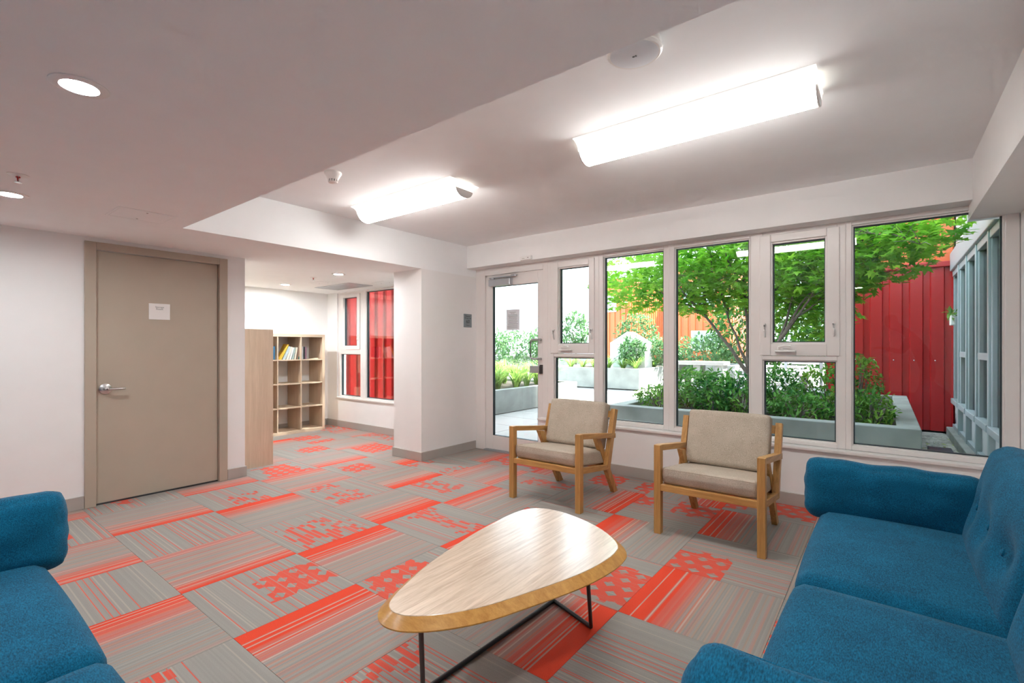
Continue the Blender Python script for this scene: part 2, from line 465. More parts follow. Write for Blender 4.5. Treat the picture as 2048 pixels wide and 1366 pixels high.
# ------------------------------------------------------------------ taupe door
d1 = struct(empty('door_1', (XL, (DY0 + DY1) / 2, 0)), 'taupe flush door in a taupe metal frame')
def rel(o, root):                                  # keep world-built geometry in place under a moved root
    o.parent = root; o.matrix_parent_inverse = Matrix.Translation(root.location).inverted(); return o
fr = MB(); f0, f1 = DY0 - .073, DY1 + .073
fr.box(XL - .12, XL + .018, f0, DY0 - .003, 0, DZ + .063).box(XL - .12, XL + .018, DY1 + .003, f1, 0, DZ + .063).box(XL - .12, XL + .018, DY0 - .003, DY1 + .003, DZ + .003, DZ + .063)
fr.box(XL - .12, XL - .065, DY0 - .01, DY0 + .016, 0, DZ).box(XL - .12, XL - .065, DY1 - .016, DY1 + .01, 0, DZ)
rel(fr.obj('frame', 'taupe', bevel=.003), d1)
leaf = rel(box('leaf', 'taupe', (XL - .062, XL - .018, DY0, DY1, .014, DZ), bevel=.002), d1)
rel(box('threshold', 'dark', (XL - .10, XL - .02, DY0, DY1, .0, .010)), d1)
hz, hy = .925, DY0 + .058
hd = rel(MB().lathe([(.039, XL - .018), (.042, XL - .014), (.042, XL - .008), (.032, XL - .003), (.012, XL - .002), (.0115, XL + .035), (.0145, XL + .036), (.0145, XL + .05), (.01, XL + .053)], (0, hy, hz), 32, 'X').obj('door_handle', 'metal', smooth=True), d1)
hd['label'] = 'brushed metal lever handle on a round rose'
lv = MB().tube([(XL + .044, hy, hz), (XL + .046, hy + .03, hz), (XL + .045, hy + .07, hz), (XL + .043, hy + .108, hz), (XL + .037, hy + .118, hz)], [.0125, .011, .0095, .009, .008], 12).obj('lever', 'metal', smooth=True)
rel(lv, d1)
rel(MB().lathe([(.006, XL + .049), (.006, XL + .055), (.004, XL + .056)], (0, hy, hz), 16, 'X').obj('keyhole', 'dark'), d1)
sg = tag(box('door_sign', 'white', (XL - .018, XL - .012, 1.338, 1.492, 1.498, 1.636), bevel=.002), 'small white sign plate reading Storage Room on the taupe door', 'sign')
for s_, z_ in (('Storage', 1.605), ('Room', 1.588)):
    text_mesh('lettering', s_, .021, 'print', sg, (XL - .0112, 1.415, z_), (R(90), 0, R(90)))
sg2 = tag(box('wall_sign', 'sign', (XP, XP + .006, 4.245, 4.385, 1.502, 1.665), bevel=.002), 'grey occupancy sign reading 60 on the white wall beside the glass door', 'sign')
for s_, z_, k_ in (('Maximum', 1.637, .021), ('Occupant Load', 1.614, .018), ('60', 1.571, .062), ('Persons', 1.528, .018)):
    text_mesh('lettering', s_, k_, 'dark', sg2, (XP + .0068, 4.315, z_), (R(90), 0, R(90)))

# ------------------------------------------------------------------ glass door
Y0, Y1, YG = 4.47, 4.55, 4.515
d2 = struct(empty('door_2', (-3.46, 4.5, 0)), 'white framed glass door to the courtyard')
fr = MB().box(-4.04, -3.895, Y0, Y1, 0, 2.22).box(-3.035, -2.965, Y0, Y1, 0, 2.22).box(-3.895, -3.035, Y0, Y1, 2.135, 2.22)
fr.box(-3.9, -3.875, Y0 + .025, Y1, 0, 2.145).box(-3.9, -3.03, Y0 + .025, Y1, 2.115, 2.14)
rel(fr.obj('frame', 'pvc', bevel=.004), d2)
lf = rel(frame_bars(MB(), -3.88, -3.015, .018, 2.115, (.098, .098, .17, .12), 4.487, 4.535).obj('leaf', 'pvc', bevel=.003), d2)
rel(frame_bars(MB(), -3.785, -3.11, .185, 1.998, .008, 4.492, 4.53).obj('gasket', 'gasket'), d2)
rel(box('pane', 'glass', (-3.782, -3.113, 4.510, 4.516, .188, 1.995)), d2)
h = MB().tube([(-3.07, 4.487, 1.345), (-3.07, 4.445, 1.345), (-3.10, 4.428, 1.345), (-3.15, 4.425, 1.345), (-3.172, 4.425, 1.325), (-3.172, 4.425, 1.15), (-3.15, 4.425, 1.13), (-3.10, 4.428, 1.13), (-3.07, 4.445, 1.13), (-3.07, 4.487, 1.13)], .0125, 10).obj('pull_handle', 'handle', smooth=True)
rel(h, d2)
rel(box('lock_box', 'handle', (-3.205, -3.075, 4.455, 4.487, .968, 1.048), bevel=.003), d2)
rel(box('lock_strike', 'dark', (-3.074, -3.035, 4.462, 4.487, .962, 1.062), bevel=.002), d2)
cl = rel(box('door_closer', 'alu', (-3.80, -3.47, 4.425, 4.487, 1.995, 2.075), bevel=.006), d2)
rel(MB().box(-3.80, -3.40, 4.435, 4.455, 2.088, 2.10).box(-3.76, -3.72, 4.43, 4.46, 2.075, 2.10).box(-3.46, -3.40, 4.43, 4.48, 2.098, 2.112).obj('closer_arm', 'alu', bevel=.002), d2)
rel(box('threshold', 'alu', (-3.9, -3.03, 4.45, 4.55, 0, .014)), d2)
nt_ = tag(box('paper_notice', 'paper', (-3.585, -3.388, 4.5075, 4.5085, 1.462, 1.708)), 'pale printed paper notice taped to the glass door', 'notice')
for k in range(13):
    zz = 1.672 - k * .0155; wd = (.05, .03, .07)[k % 3] if k < 2 else rnd.uniform(.065, .082)
    box('printed_line', 'print', (-3.487 - wd, -3.487 + wd * rnd.uniform(.85, 1), 4.5068, 4.5074, zz, zz + .0045), nt_)

# ------------------------------------------------------------------ windows of the main room
def win(n, label, x0, x1, z0=.478, z1=2.22):
    return struct(empty('window_%d' % n, ((x0 + x1) / 2, 4.5, z0)), label)
def pane(root, x0, x1, z0, z1, yg=YG):
    rel(frame_bars(MB(), x0 - .006, x1 + .006, z0 - .006, z1 + .006, .009, yg - .014, yg + .016).obj('gasket', 'gasket'), root)
    rel(box('pane', 'glass', (x0, x1, yg - .003, yg + .003, z0, z1)), root)
def fixed(n, label, x0, x1, g0, g1):
    r = win(n, label, x0, x1)
    rel(frame_bars(MB(), x0, x1, .478, 2.22, (g0 - x0, x1 - g1, .034, .033), Y0, Y1).obj('frame', 'pvc', bevel=.004), r)
    b = .011
    rel(frame_bars(MB(), g0 - .001, g1 + .001, .511, 2.188, b, Y0 + .018, Y1 - .01).obj('glazing_bead', 'pvc', bevel=.002), r)
    pane(r, g0 + b + .004, g1 - b - .004, .526, 2.173)
    return r
def casement(n, label, x0, x1, a0, a1, g0, g1, p0, p1):
    r = win(n, label, x0, x1)
    f = frame_bars(MB(), x0, x1, .478, 2.22, (p0 - x0, x1 - p1, .034, .03), Y0, Y1); f.box(p0, p1, Y0, Y1, 1.155, 1.19)
    rel(f.obj('frame', 'pvc', bevel=.004), r)
    s = rel(frame_bars(MB(), a0, a1, 1.192, 2.19, (g0 - a0, a1 - g1, .095, .062), Y0 - .012, Y1 - .02).obj('sash', 'pvc', bevel=.005), r)
    rel(frame_bars(MB(), g0 - .004, g1 + .004, 1.284, 2.131, .016, Y0 + .006, Y1 - .03).obj('glazing_bead', 'pvc', bevel=.003), r)
    pane(r, g0 + .016, g1 - .016, 1.304, 2.112)
    rel(frame_bars(MB(), p0 - .001, p1 + .001, .511, 1.156, .011, Y0 + .018, Y1 - .01).obj('glazing_bead', 'pvc', bevel=.002), r)
    pane(r, p0 + .015, p1 - .015, .526, 1.141)
    for hx in (a0 + (g0 - a0) * .5, a1 - (a1 - g1) * .45):
        rel(MB().tube([(hx, Y0 - .012, 1.45), (hx, Y0 - .032, 1.44), (hx, Y0 - .036, 1.40), (hx, Y0 - .03, 1.36), (hx, Y0 - .012, 1.345)], [.008, .0095, .010, .0085, .006], 10).obj('latch', 'white', smooth=True), r)
    xc = g0 + .09
    cr = rel(MB().box(xc - .055, xc + .095, Y0 - .055, Y0 - .012, 1.222, 1.236).obj('crank_base', 'white', bevel=.004), r)
    rel(MB().tube([(xc - .03, Y0 - .035, 1.236), (xc - .025, Y0 - .045, 1.262), (xc + .02, Y0 - .05, 1.272), (xc + .06, Y0 - .048, 1.268)], [.010, .008, .007, .008], 8).obj('crank_handle', 'white', smooth=True), r)
    return r
casement(1, 'narrow white casement beside the glass door with a small pane below', -2.965, -2.335, -2.925, -2.385, -2.83, -2.448, -2.887, -2.392)
fixed(2, 'tall fixed window right of the narrow casement', -2.335, -1.605, -2.288, -1.655)
fixed(3, 'tall fixed window showing the maple trunk', -1.605, -.905, -1.557, -.912)
casement(4, 'wide white casement behind the right armchair with a pane below', -.905, -.24, -.834, -.278, -.752, -.362, -.815, -.294)
fixed(5, 'large fixed window at the right end showing the red wall', -.24, XR - .002, -.203, .618)
# alcove windows
r6 = struct(empty('window_6', (-6.6, 4.42, .46)), 'narrow casement in the sunny alcove')
yA0, yA1 = 4.385, 4.45
rel(frame_bars(MB(), -6.93, -6.29, .45, 2.118, (.06, .05, .045, .03), yA0, yA1).box(-6.87, -6.34, yA0, yA1, 1.15, 1.22).obj('frame', 'pvc', bevel=.004), r6)
rel(frame_bars(MB(), -6.86, -6.35, 1.222, 2.085, (.075, .07, .06, .05), yA0 - .01, yA1 - .015).obj('sash', 'pvc', bevel=.004), r6)
pane(r6, -6.785, -6.42, 1.285, 2.03, 4.425); pane(r6, -6.865, -6.345, .5, 1.145, 4.425)
rel(MB().tube([(-6.385, yA0 - .01, 1.46), (-6.385, yA0 - .03, 1.44), (-6.385, yA0 - .03, 1.38), (-6.385, yA0 - .01, 1.36)], .008, 8).obj('latch', 'white', smooth=True), r6)
r7 = struct(empty('window_7', (-5.4, 4.42, .46)), 'wide fixed window in the sunny alcove')
rel(frame_bars(MB(), -6.29, -4.52, .45, 2.118, (.09, .06, .045, .02), yA0, yA1).obj('frame', 'pvc', bevel=.004), r7)
pane(r7, -6.195, -4.585, .5, 2.093, 4.425)
struct(box('trim_2', 'pvc', (-6.93, -4.53, 4.335, 4.386, .452, .472), bevel=.003), 'white window sill board in the alcove')

# ------------------------------------------------------------------ ceiling fittings
def tube_light(x0, label):
    t = tag(empty('ceiling_light', (x0 + .61, 2.61, ZH)), label, 'ceiling light', 'two surface mounted fluorescent fittings')
    L = .608
    prof = [(-.155, 0)]
    for k in range(7):
        a = k / 6 * math.pi / 2; prof.append((-.155 + .062 * math.sin(a) , -.006 - .052 * (1 - math.cos(a))))
    wing = prof + [(-q[0], q[1]) for q in prof[::-1]]
    MB().prism([(y, z) for y, z in wing], 'X', -L, L).obj('wing_lens', 'winglens', t, smooth=True)
    arc = [(.088 * math.cos(a), -.044 - .072 * math.sin(a)) for a in [math.pi * (.10 + .80 * k / 20) for k in range(21)]]
    MB().prism(arc, 'X', -L + .008, L - .008).obj('diffuser', 'tube', t, smooth=True)
    for s in (-1, 1):
        MB().prism([(.091 * math.cos(a), -.048 - .069 * math.sin(a)) for a in [math.pi * k / 16 for k in range(17)]] + [(-.091, 0), (.091, 0)], 'X', s * (L - .008), s * L).obj('end_cap', 'white', t)
    return t
tube_light(-1.456, 'long bright fluorescent ceiling fitting nearer the right bulkhead')
tube_light(-3.69, 'fluorescent ceiling fitting farther away towards the pillar')
def downlight(x, y, label, r=.078, lens='spot'):
    t = tag(empty('downlight', (x, y, ZL)), label, 'downlight', 'recessed round downlights')
    MB().lathe([(r, 0), (r, -.003), (r * .95, -.0055), (r * .66, -.006), (r * .645, -.002)], n=40).obj('trim_ring', 'white', t, smooth=True)
    MB().lathe([(r * .64, -.0005), (r * .64, -.0030), (.002, -.0032)], n=32).obj('lens', lens, t)
downlight(-2.11, .38, 'round recessed downlight nearest the camera in the low ceiling')
downlight(-3.91, .407, 'round recessed downlight cut by the left edge of the photo')
downlight(-.31, .40, 'added round downlight just above the camera, unseen, brightening the low ceiling')  # extra unseen lamp, added so floor bounce lifts the low ceiling
downlight(-5.12, 3.24, 'round recessed downlight in the alcove ceiling nearer the pillar', lens='spot2')
downlight(-6.56, 3.33, 'round recessed downlight in the alcove ceiling above the bookcases', lens='spot2')
def sprinkler(x, y, label):
    t = tag(empty('sprinkler', (x, y, ZL)), label, 'sprinkler', 'ceiling sprinkler heads')
    MB().lathe([(.042, 0), (.042, -.002), (.03, -.006), (.012, -.008)], n=28).obj('escutcheon', 'white', t, smooth=True)
    MB().lathe([(.009, -.006), (.009, -.014), (.004, -.016), (.004, -.03)], n=12).obj('bulb', 'red_detail', t, smooth=True)
    MB().tube([(-.012, 0, -.008), (-.013, 0, -.028), (0, 0, -.036), (.013, 0, -.028), (.012, 0, -.008)], .0016, 6).obj('yoke', 'metal', t)
    MB().lathe([(.015, -.036), (.015, -.038), (.004, -.039)], n=16).obj('deflector', 'metal', t)
sprinkler(-3.446, .387, 'small sprinkler head with red bulb in the low ceiling at left')
sprinkler(-5.62, 3.21, 'small pale sprinkler head in the alcove ceiling')
def panel(x0, x1, y0, y1, label):
    t = tag(empty('access_panel', ((x0 + x1) / 2, (y0 + y1) / 2, ZL)), label, 'access panel')
    hx, hy_ = (x1 - x0) / 2, (y1 - y0) / 2
    f = MB().box(-hx, hx, -hy_, -hy_ + .012, -.003, 0).box(-hx, hx, hy_ - .012, hy_, -.003, 0).box(-hx, -hx + .012, -hy_ + .012, hy_ - .012, -.003, 0).box(hx - .012, hx, -hy_ + .012, hy_ - .012, -.003, 0)
    f.obj('frame', 'ceil', t)
    box('hatch', 'ceil', (-hx + .015, hx - .015, -hy_ + .015, hy_ - .015, -.0025, 0), t)
    for s in (-1, 1): MB().lathe([(.006, -.0025), (.006, -.004), (.001, -.004)], (s * hx * .7, 0, 0), 12).obj('screw', 'metal', t)
panel(-4.02, -3.712, .85, 1.165, 'square access hatch in the low ceiling above the taupe door')
panel(-6.15, -5.85, 3.45, 3.70, 'small access hatch in the alcove ceiling beside the sprinkler')
panel(-5.45, -5.2, 3.95, 4.2, 'small access hatch in the alcove ceiling near the window')
v_ = tag(empty('air_vent', (-6.13, 3.955, ZL)), 'grey louvred air vent in the alcove ceiling', 'vent')
MB().box(-.43, .43, -.19, -.165, -.006, 0).box(-.43, .43, .165, .19, -.006, 0).box(-.43, -.405, -.165, .165, -.006, 0).box(.405, .43, -.165, .165, -.006, 0).obj('frame', 'alu', v_)
box('backing', 'base', (-.405, .405, -.165, .165, -.0015, 0), v_)
for k in range(11): 
    s_ = box('slat', 'alu', (-.405, .405, -.004, .012, -.0045, -.002), v_); s_.location.y = -.15 + k * .028
t = tag(empty('smoke_detector', (-3.07, 1.90, ZH)), 'white conical smoke detector on the raised ceiling by the soffit edge', 'detector')
MB().lathe([(.058, 0), (.058, -.012), (.053, -.018), (.036, -.05), (.033, -.053)], n=36).obj('base', 'white', t, smooth=True)
MB().lathe([(.031, -.053), (.031, -.066)], n=28).obj('grille', 'dark', t)
for k in range(12):
    a = k / 12 * 2 * math.pi
    q = box('fin', 'white', (.028, .033, -.004, .004, -.067, -.052), t); q.rotation_euler.z = a
MB().lathe([(.033, -.0585), (.033, -.0605)], n=28).obj('rim', 'white', t)
MB().lathe([(.033, -.066), (.03, -.073), (.018, -.076), (.002, -.077)], n=28).obj('cap', 'white', t, smooth=True)
t = tag(empty('wireless_access_point', (-.805, 1.845, ZH)), 'round white disc device mounted on the raised ceiling above the seating', 'ceiling device')
MB().lathe([(.105, 0), (.106, -.018), (.102, -.022)], n=48).obj('mount', 'white', t, smooth=True)
MB().lathe([(.095, -.022), (.110, -.03), (.110, -.036), (.102, -.043)], n=48).obj('rim', 'white', t, smooth=True)
MB().lathe([(.101, -.042), (.07, -.0475), (.03, -.0495), (.002, -.05)], n=48).obj('face', 'paper', t, smooth=True)
box('logo', 'dark', (-.007, .002, -.004, .004, -.0508, -.0496), t); box('led', 'dark', (.004, .010, -.004, .004, -.0508, -.0496), t)
t = tag(empty('entry_sensor', (-3.135, 4.305, 2.245)), 'small white sensor box on the header above the glass door', 'sensor')
box('casing', 'white', (-.075, .075, -.03, 0, -.022, .022), t, bevel=.004); box('button', 'dark', (.03, .042, -.0315, -.03, -.004, .003), t); box('slot', 'base', (-.045, -.01, -.0312, -.03, -.008, -.002), t)

# ------------------------------------------------------------------ soft shapes
def rounded(name, hx, hy, hz, r, mat, parent, n=(20, 20, 8), puff=(0, 0, 0), fn=None):
    """closed rounded block built from a gridded cube; puff bulges each pair of faces, fn moves points"""
    vs, fs, idx = [], [], {}
    def vid(i, j, k):
        key = (i, j, k)
        if key not in idx:
            p = Vector((-1 + 2 * i / n[0], -1 + 2 * j / n[1], -1 + 2 * k / n[2]))
            q = Vector((p.x * hx, p.y * hy, p.z * hz))
            core = Vector((max(-hx + r, min(hx - r, q.x)), max(-hy + r, min(hy - r, q.y)), max(-hz + r, min(hz - r, q.z))))
            d = q - core
            if d.length > 1e-9: q = core + d.normalized() * min(r, max(abs(d.x), abs(d.y), abs(d.z)))
            bx, by, bz = 1 - p.x ** 2, 1 - p.y ** 2, 1 - p.z ** 2
            q += Vector((p.x * puff[0] * by * bz, p.y * puff[1] * bx * bz, p.z * puff[2] * (bx * by) ** .6))
            if fn: q = fn(p, q)
            idx[key] = len(vs); vs.append(q)
        return idx[key]
    for (a, b, c) in ((0, 1, 2), (1, 2, 0), (2, 0, 1)):
        for side in (0, n[c]):
            for i in range(n[a]):
                for j in range(n[b]):
                    def K(ii, jj):
                        t_ = [0, 0, 0]; t_[a] = ii; t_[b] = jj; t_[c] = side; return vid(*t_)
                    f = (K(i, j), K(i + 1, j), K(i + 1, j + 1), K(i, j + 1))
                    fs.append(f if side else f[::-1])
    mb = MB(); mb.add(vs, fs)
    me = mb.mesh(name, mat)
    for q in me.polygons: q.use_smooth = True
    return link(name, me, parent)
def pillow(name, a, b, t, mat, parent=None, seed=0):
    """full box cushion standing in the XZ plane, thickness along Y, with pulled corners, soft wrinkles and a seam round the middle"""
    def fn(p, q):
        q.z += .012 * p.z * abs(p.x) ** 6 * (1 - .5 * abs(p.y))              # corners stand up a little
        q.z -= .010 * (p.z > .5) * (1 - p.x ** 2) * noise.noise(Vector((p.x * 2.5 + seed, 0, 0)))
        w_ = noise.noise(Vector((p.x * 3 + seed, p.z * 2, p.y))) * .006
        q.y += w_ * (1 if p.y > 0 else -1) * (abs(p.y) > .9)
        q.x += noise.noise(Vector((p.z * 2.5 + seed, p.y * 1.5, p.x))) * .008 * abs(p.x) ** 8
        return q
    o = rounded(name, a, t, b, .06, mat, parent, (40, 12, 24), (.004, .022, .006), fn)
    rim = []
    for k in range(20): rim.append((-a + .07 + (2 * a - .14) * k / 19, t * .70, b - .012))
    MB().tube(rim, .0035, 6).obj('seam', mat, o, smooth=True)
    return o

# ------------------------------------------------------------------ sofas (built facing -X, back to +X; local origin at floor, middle of back)
def sofa(label, loc, rz):
    s = tag(empty('sofa', loc, rz), label, 'sofa', 'two teal sofas')
    L = 1.03                                    # half length
    rounded('base', .36, L, .075, .03, 'teal', s, (8, 16, 4)).location = (-.45, 0, .235)
    for i_, y in enumerate((-L + .09, L - .09)):
        for x in (-.77, -.13):
            MB().prism([(-.02, 0), (.02, 0), (.028, .165), (-.028, .165)], 'Y', -.02, .02).obj('leg', 'oakz', s, bevel=.003).location = (x, y, 0)
    bf = rounded('back_frame', .05, L, .20, .03, 'teal', s, (4, 20, 8)); bf.location = (-.075, 0, .44); bf.rotation_euler.y = R(8)
    for y in (-.49, .49):
        c_ = rounded('seat_cushion', .385, .489, .075, .045, 'teal', s, (22, 26, 8), (.012, .0, .028)); c_.location = (-.455, y, .375)
        c_.rotation_euler.y = R(1.5)
        z = .075
        rim = [(-.385 + .012, -.44 + k * .088, .006) for k in range(11)]
        MB().tube([(-.3775 - .0088 * (1 - ((k - 5) / 5.4) ** 2), -.435 + k * .087, .040) for k in range(11)], .0035, 6).obj('seam', 'teal', c_, smooth=True)
        def tuft(p, q, y=y):
            if p.x < 0:
                for by in (-.27, .0, .27):
                    for bz in (-.02,):
                        d2 = (q.y - by) ** 2 / .010 + (q.z - bz) ** 2 / .006
                        q.x += .042 * math.exp(-d2)
            return q
        b_ = rounded('back_cushion', .075, .482, .235, .06, 'teal', s, (8, 40, 30), (.045, 0, .012), tuft)
        b_.location = (-.205, y, .612); b_.rotation_euler.y = R(14)
        for by in (-.27, 0, .27):
            MB().lathe([(.013, 0), (.012, -.005), (.006, -.008), (.001, -.009)], n=16, axis='X').obj('button', 'teal', b_, smooth=True).location = (-.083, by, -.02)
    for y in (-L + .01, L - .01):
        rounded('arm_rail', .33, .022, .10, .02, 'teal', s, (10, 4, 8)).location = (-.43, y, .40)
    return s
# right sofa: seat front at X=-0.31, back against the right wall
sofa('teal sofa against the right wall below the windows', (.585, 1.93, 0), 0)
# left sofa: faces the windows (+Y)
sofa('teal sofa at the lower left facing the windows', (-1.62, -.485, 0), R(-90))
b = tag(pillow('bolster_cushion', .335, .140, .085, 'teal', seed=1), 'dark teal bolster cushion at the window end of the right sofa', 'cushion', 'teal bolster cushions')
b.location = (.012, 2.885, .552); b.rotation_euler = (R(-8), R(1.0), R(3))
b = tag(pillow('bolster_cushion', .335, .140, .085, 'teal', seed=5), 'teal bolster cushion at the near end of the right sofa, cut by the lower edge', 'cushion', 'teal bolster cushions')
b.location = (.03, .965, .535); b.rotation_euler = (R(9), R(1.5), R(2))
b = tag(pillow('bolster_cushion', .335, .140, .085, 'teal', seed=9), 'teal bolster cushion standing on the left sofa near the taupe door', 'cushion', 'teal bolster cushions')
b.location = (-2.575, .085, .555); b.rotation_euler = (R(-8), 0, R(87))

# ------------------------------------------------------------------ armchairs (front at y=0, back towards +y)
def armchair(label, loc):
    a = tag(empty('armchair', loc), label, 'armchair', 'two oak armchairs with beige cushions')
    hw, bw = .318, .0225
    for s in (-1, 1):
        x = s * hw
        MB().box(x - bw, x + bw, 0, .05, 0, .598).obj('leg', 'oakz', a, bevel=.002)
        MB().prism([(.05, .597), (.05, .557), (.605, .487), (.605, .527)], 'X', x - bw, x + bw).obj('armrest', 'oak', a, bevel=.002)
        MB().prism([(.045, .335), (.045, .293), (.52, .235), (.52, .275)], 'X', x - bw * .8, x + bw * .8).obj('side_rail', 'oak', a, bevel=.002)
        MB().prism([(.455, .262), (.512, .255), (.655, .722), (.60, .735)], 'X', x - bw * .9, x + bw * .9).obj('back_post', 'oakz', a, bevel=.002)
        xi = s * (hw - .038)
        MB().prism([(.335, .520), (.405, .512), (.735, 0), (.665, 0)], 'X', xi - .018, xi + .018).obj('rear_leg', 'oakz', a, bevel=.002)
    MB().box(-hw + bw, hw - bw, .004, .046, .293, .335).obj('front_rail', 'oakx', a, bevel=.002)
    MB().box(-hw + bw, hw - bw, .465, .505, .243, .275).obj('rear_rail', 'oakx', a, bevel=.002)
    MB().prism([(.585, .66), (.612, .655), (.63, .71), (.60, .715)], 'X', -hw + bw, hw - bw).obj('back_rail', 'oakx', a, bevel=.002)
    for k in range(4):
        MB().prism([(.05, .318), (.05, .330), (.5, .274), (.5, .262)], 'X', -.2 + k * .125, -.15 + k * .125).obj('seat_slat', 'oak', a)
    def front_slope(p, q):
        if p.y < 0 and p.z < 0: q.y += .02 * (-p.z) * (-p.y)
        return q
    c_ = rounded('seat_cushion', .293, .285, .054, .015, 'beige', a, (24, 24, 10), (0, .003, .010), front_slope); c_.location = (0, .30, .362); c_.rotation_euler.x = R(-6.8)
    MB().tube([(-.27 + k * .054, -.2845, .044) for k in range(11)], .0025, 6).obj('seam', 'beige', c_, smooth=True)
    b_ = rounded('back_cushion', .275, .058, .195, .020, 'beige', a, (24, 10, 24), (0, .012, .006)); b_.location = (0, .545, .590); b_.rotation_euler.x = R(-16)
    t_ = box('care_tag', 'white', (-.03, .03, -.0005, .0005, -.03, .0), a); t_.location = (-.20, .36, .268)
    return a
armchair('oak armchair with beige cushions nearer the glass door', (-2.158, 3.178, 0))
armchair('oak armchair with beige cushions in front of the wide casement, nearer the right sofa', (-.903, 3.172, 0))

# ------------------------------------------------------------------ coffee table
OUT = [(-.903, 1.926), (-1.062, 2.05), (-1.256, 2.117), (-1.39, 2.125), (-1.474, 2.088), (-1.514, 1.982), (-1.504, 1.798), (-1.489, 1.629), (-1.448, 1.411), (-1.411, 1.26), (-1.366, 1.139),
       (-1.339, 1.069), (-1.312, 1.02), (-1.285, .997), (-1.246, .985), (-1.198, .999), (-1.14, 1.048), (-1.084, 1.118), (-1.036, 1.203), (-.998, 1.306), (-.958, 1.418), (-.916, 1.545), (-.89, 1.669), (-.879, 1.812)]
TC = Vector((-1.2, 1.58))
def smooth_loop(pts, it=2):
    pts = [Vector(q) for q in pts]
    for _ in range(it):                        # Chaikin
        o = []
        for i in range(len(pts)):
            p, q = pts[i], pts[(i + 1) % len(pts)]
            o += [p * .75 + q * .25, p * .25 + q * .75]
        pts = o
    return pts
loop = [p - TC for p in smooth_loop(OUT)]
def offset(lp, d):
    n = len(lp); o = []
    for i in range(n):
        t_ = (lp[(i + 2) % n] - lp[i - 2]).normalized(); nn = Vector((t_.y, -t_.x))
        if nn.dot(lp[i]) < 0: nn = -nn
        o.append(lp[i] + nn * d)
    return o
tb = tag(empty('coffee_table', (TC.x, TC.y, 0)), 'pebble shaped coffee table with light oak top paled for window sheen and black rod base', 'coffee table')
def rings(levels, cap_top=True, cap_bot=True):
    mb = MB(); n = len(levels[0][0]); vs, fs = [], []
    for lp, z in levels: vs += [(q.x, q.y, z) for q in lp]
    for k in range(len(levels) - 1):
        fs += [(k * n + i, k * n + (i + 1) % n, (k + 1) * n + (i + 1) % n, (k + 1) * n + i) for i in range(n)]
    if cap_bot: fs.append(tuple(range(n - 1, -1, -1)))
    if cap_top: fs.append(tuple(range((len(levels) - 1) * n, len(levels) * n)))
    return mb.add(vs, fs)
rings([(offset(loop, -.004), .395), (loop, .4085), (offset(loop, -.0015), .410)]).obj('tabletop', 'top', tb, smooth=True, sharp=18)
rings([(offset(loop, -.03), .369), (offset(loop, .027), .371), (offset(loop, .036), .377), (offset(loop, .036), .381), (offset(loop, .001), .408), (offset(loop, -.02), .407)]).obj('bevelled_edge', 'edge', tb, smooth=True, sharp=18)
def tl(x, y, z): return (x - TC.x, y - TC.y, z)
foot = [tl(-1.33, 1.185, .010), tl(-1.295, 2.004, .010), tl(-1.041, 1.917, .010)]
head = [tl(-1.155, 1.02, .372), tl(-1.40, 1.93, .372), tl(-.94, 1.70, .372)]
for k in range(3): MB().tube([foot[k], head[k]], .0085, 10).obj('leg', 'black', tb, smooth=True)
MB().tube([foot[0], foot[1]], .0095, 10).obj('floor_rod', 'black', tb, smooth=True)
MB().tube([foot[1], foot[2]], .0095, 10).obj('floor_rod', 'black', tb, smooth=True)

# ------------------------------------------------------------------ bookcases (local: front at x=0 facing +x, width along y from 0)
def bookcase(label, loc, rz):
    b = tag(empty('bookcase', loc, rz), label, 'bookcase', 'open cube bookcases in the alcove')
    Wd, D = 1.45, .385; t_, s_ = .04, .017
    box('side_panel', 'birch', (-D, 0, 0, t_, 0, Wd), b, bevel=.001); box('side_panel', 'birch', (-D, 0, Wd - t_, Wd, 0, Wd), b, bevel=.001)
    box('top_panel', 'birchy', (-D, 0, t_, Wd - t_, Wd - t_, Wd), b, bevel=.001); box('bottom_panel', 'birchy', (-D, 0, t_, Wd - t_, 0, t_), b, bevel=.001)
    cell = (Wd - 2 * t_ - 3 * s_) / 4
    for k in range(1, 4):
        y = t_ + k * cell + (k - 1) * s_
        box('divider', 'birch', (-D, -.002, y, y + s_, t_, Wd - t_), b)
    for c_ in range(4):
        y = t_ + c_ * (cell + s_)
        for k in range(1, 4):
            z = t_ + k * cell + (k - 1) * s_
            box('shelf', 'birchy', (-D, -.002, y, y + cell, z, z + s_), b)
    return b
bookcase('open birch cube bookcase holding books against the far alcove wall', (-6.805, 2.625, 0), 0)
bookcase('birch bookcase standing side-on behind the wall corner beside the taupe door', (-5.21, 2.515, 0), R(90))
SH = .04 + 3 * ((1.45 - .08 - .051) / 4) + 3 * .017        # top of third shelf
BC = [('blue', (.03, .12, .22)), ('yellow', (.62, .40, .05)), ('pale blue', (.42, .52, .55)), ('cream', (.7, .66, .56)), ('white', (.75, .74, .7)), ('grey green', (.33, .42, .40)), ('ivory', (.68, .62, .5)), ('brown spined', (.22, .14, .1)), ('teal', (.02, .2, .2)), ('silver', (.55, .56, .57)), ('black', (.03, .03, .035)), ('plum', (.2, .1, .13)), ('sand', (.6, .5, .36))]
for n_, c_ in BC: M['book ' + n_] = plain('cover_' + n_.replace(' ', '_'), c_, .5, var=.1, scale=30)
M['pages'] = plain('page_edges', (.78, .74, .64), .9)
